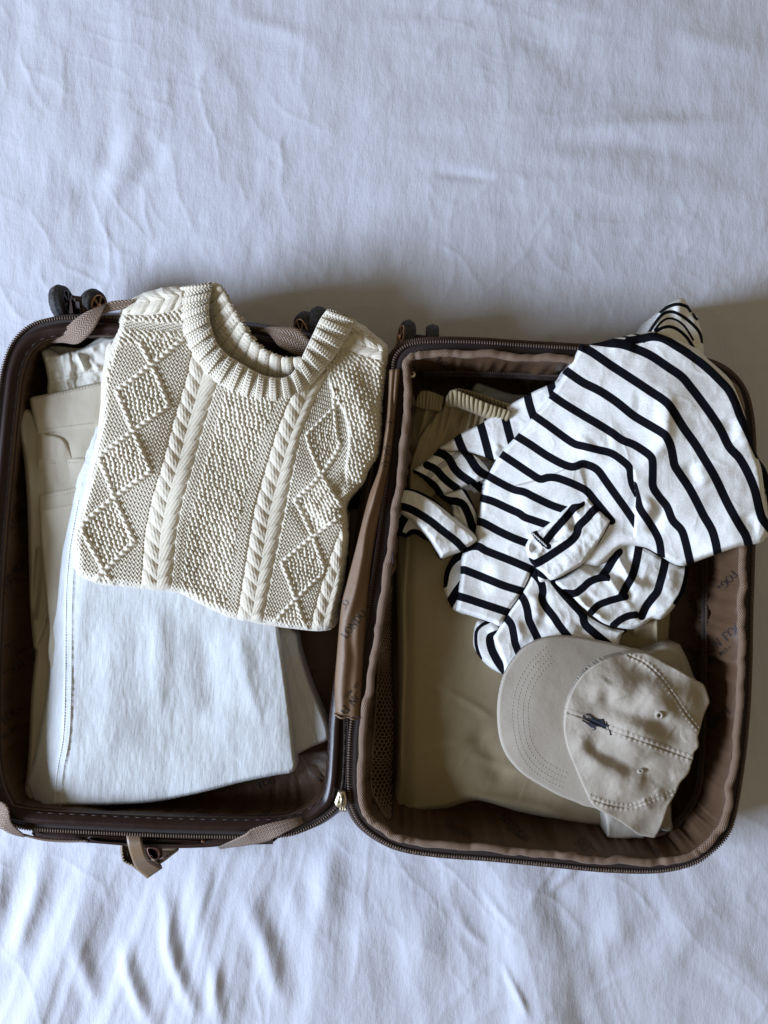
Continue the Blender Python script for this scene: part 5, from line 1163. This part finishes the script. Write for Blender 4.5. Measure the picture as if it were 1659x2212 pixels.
# embroidered rider with mallet
LG = view(1860, 2290, 170)
def embroid(poly, closed=True):
    q = LG(poly); n = len(q); c = np.array(q); z = z_c(c[:, 0], c[:, 1], np.full(n, 99.))
    return c, z
logo = []
V_, F_ = [], []
def patchlogo(poly):
    c = np.array(LG(poly)); n = len(c); u0, v0 = c.min(0); u1, v1 = c.max(0); st = .55
    us = np.arange(u0-st, u1+2*st, st); vs = np.arange(v0-st, v1+2*st, st); U, V = np.meshgrid(us, vs)
    ins = inside(U, V, c); d, px, py = nearest(U, V, c); sn = (~ins) & (d < st*.8); U = np.where(sn, px, U); V = np.where(sn, py, V); d = np.where(sn, 0, d); ok = ins | sn
    F = grid_faces(*U.shape); F = F[ok.ravel()[F].all(1)]; 
    if not len(F): return
    used = np.unique(F); rm = -np.ones(U.size, int); rm[used] = np.arange(len(used)); uu = U.ravel()[used]; vv = V.ravel()[used]
    zz = z_c(uu, vv, np.full(len(uu), 99.))+.0003+.0010*np.sqrt(np.clip(d.ravel()[used]/2., 0, 1))
    k = len(V_); V_.extend(P(uu, vv, zz).tolist()); F_.extend((rm[F]+k).tolist())
patchlogo([(600,560),(640,470),(690,430),(760,460),(830,505),(920,545),(1000,600),(1080,640),(1110,700),(1100,780),(1050,805),(1000,790),(960,750),(880,740),(800,735),(760,765),(690,775),(620,765),(590,700),(590,640)])
patchlogo([(440,365),(490,315),(560,325),(620,350),(670,400),(720,440),(700,490),(650,475),(620,420),(570,380),(500,365),(455,380)])
patchlogo([(355,372),(420,410),(480,460),(530,455),(600,500),(650,520),(640,600),(560,580),(480,545),(430,500),(400,450),(360,440)])
patchlogo([(335,512),(400,545),(470,580),(540,620),(620,660),(640,730),(600,740),(520,680),(450,620),(390,590),(335,560)])
patchlogo([(680,770),(770,765),(772,820),(740,850),(680,855),(665,830),(715,835),(735,805)])
patchlogo([(830,490),(920,495),(1000,478),(1030,530),(1060,590),(1040,640),(960,620),(930,560),(880,540)])
patchlogo([(1120,680),(1190,680),(1195,720),(1160,750),(1110,735)])
patchlogo([(1095,570),(1115,575),(1140,660),(1150,700),(1170,760),(1195,810),(1240,920),(1260,970),(1297,1000),(1260,1015),(1200,998),(1222,970),(1190,860),(1165,790),(1120,690),(1100,620)])
lo = mesh_obj('embroidered_emblem', np.array(V_), np.array(F_), M_NAVY, crown)
lo['label'] = 'navy embroidered rider on horseback raising a mallet'
# ================================================================== loose thread on the sheet
_th = crom([(1188,722),(1196,728),(1200,738),(1207,745),(1212,751)], 30); _z = np.zeros(30)
_hz = bed_height(_th[:, 0], _th[:, 1])+.0012+.002*np.sin(np.linspace(0, 3.14, 30))
thr = tube('loose_thread', P(_th[:, 0], _th[:, 1], _hz), .0004, M_THREAD_C, k=6)
thr['label'] = 'loose tan thread lying on the sheet just above the right case half'; thr['category'] = 'thread'
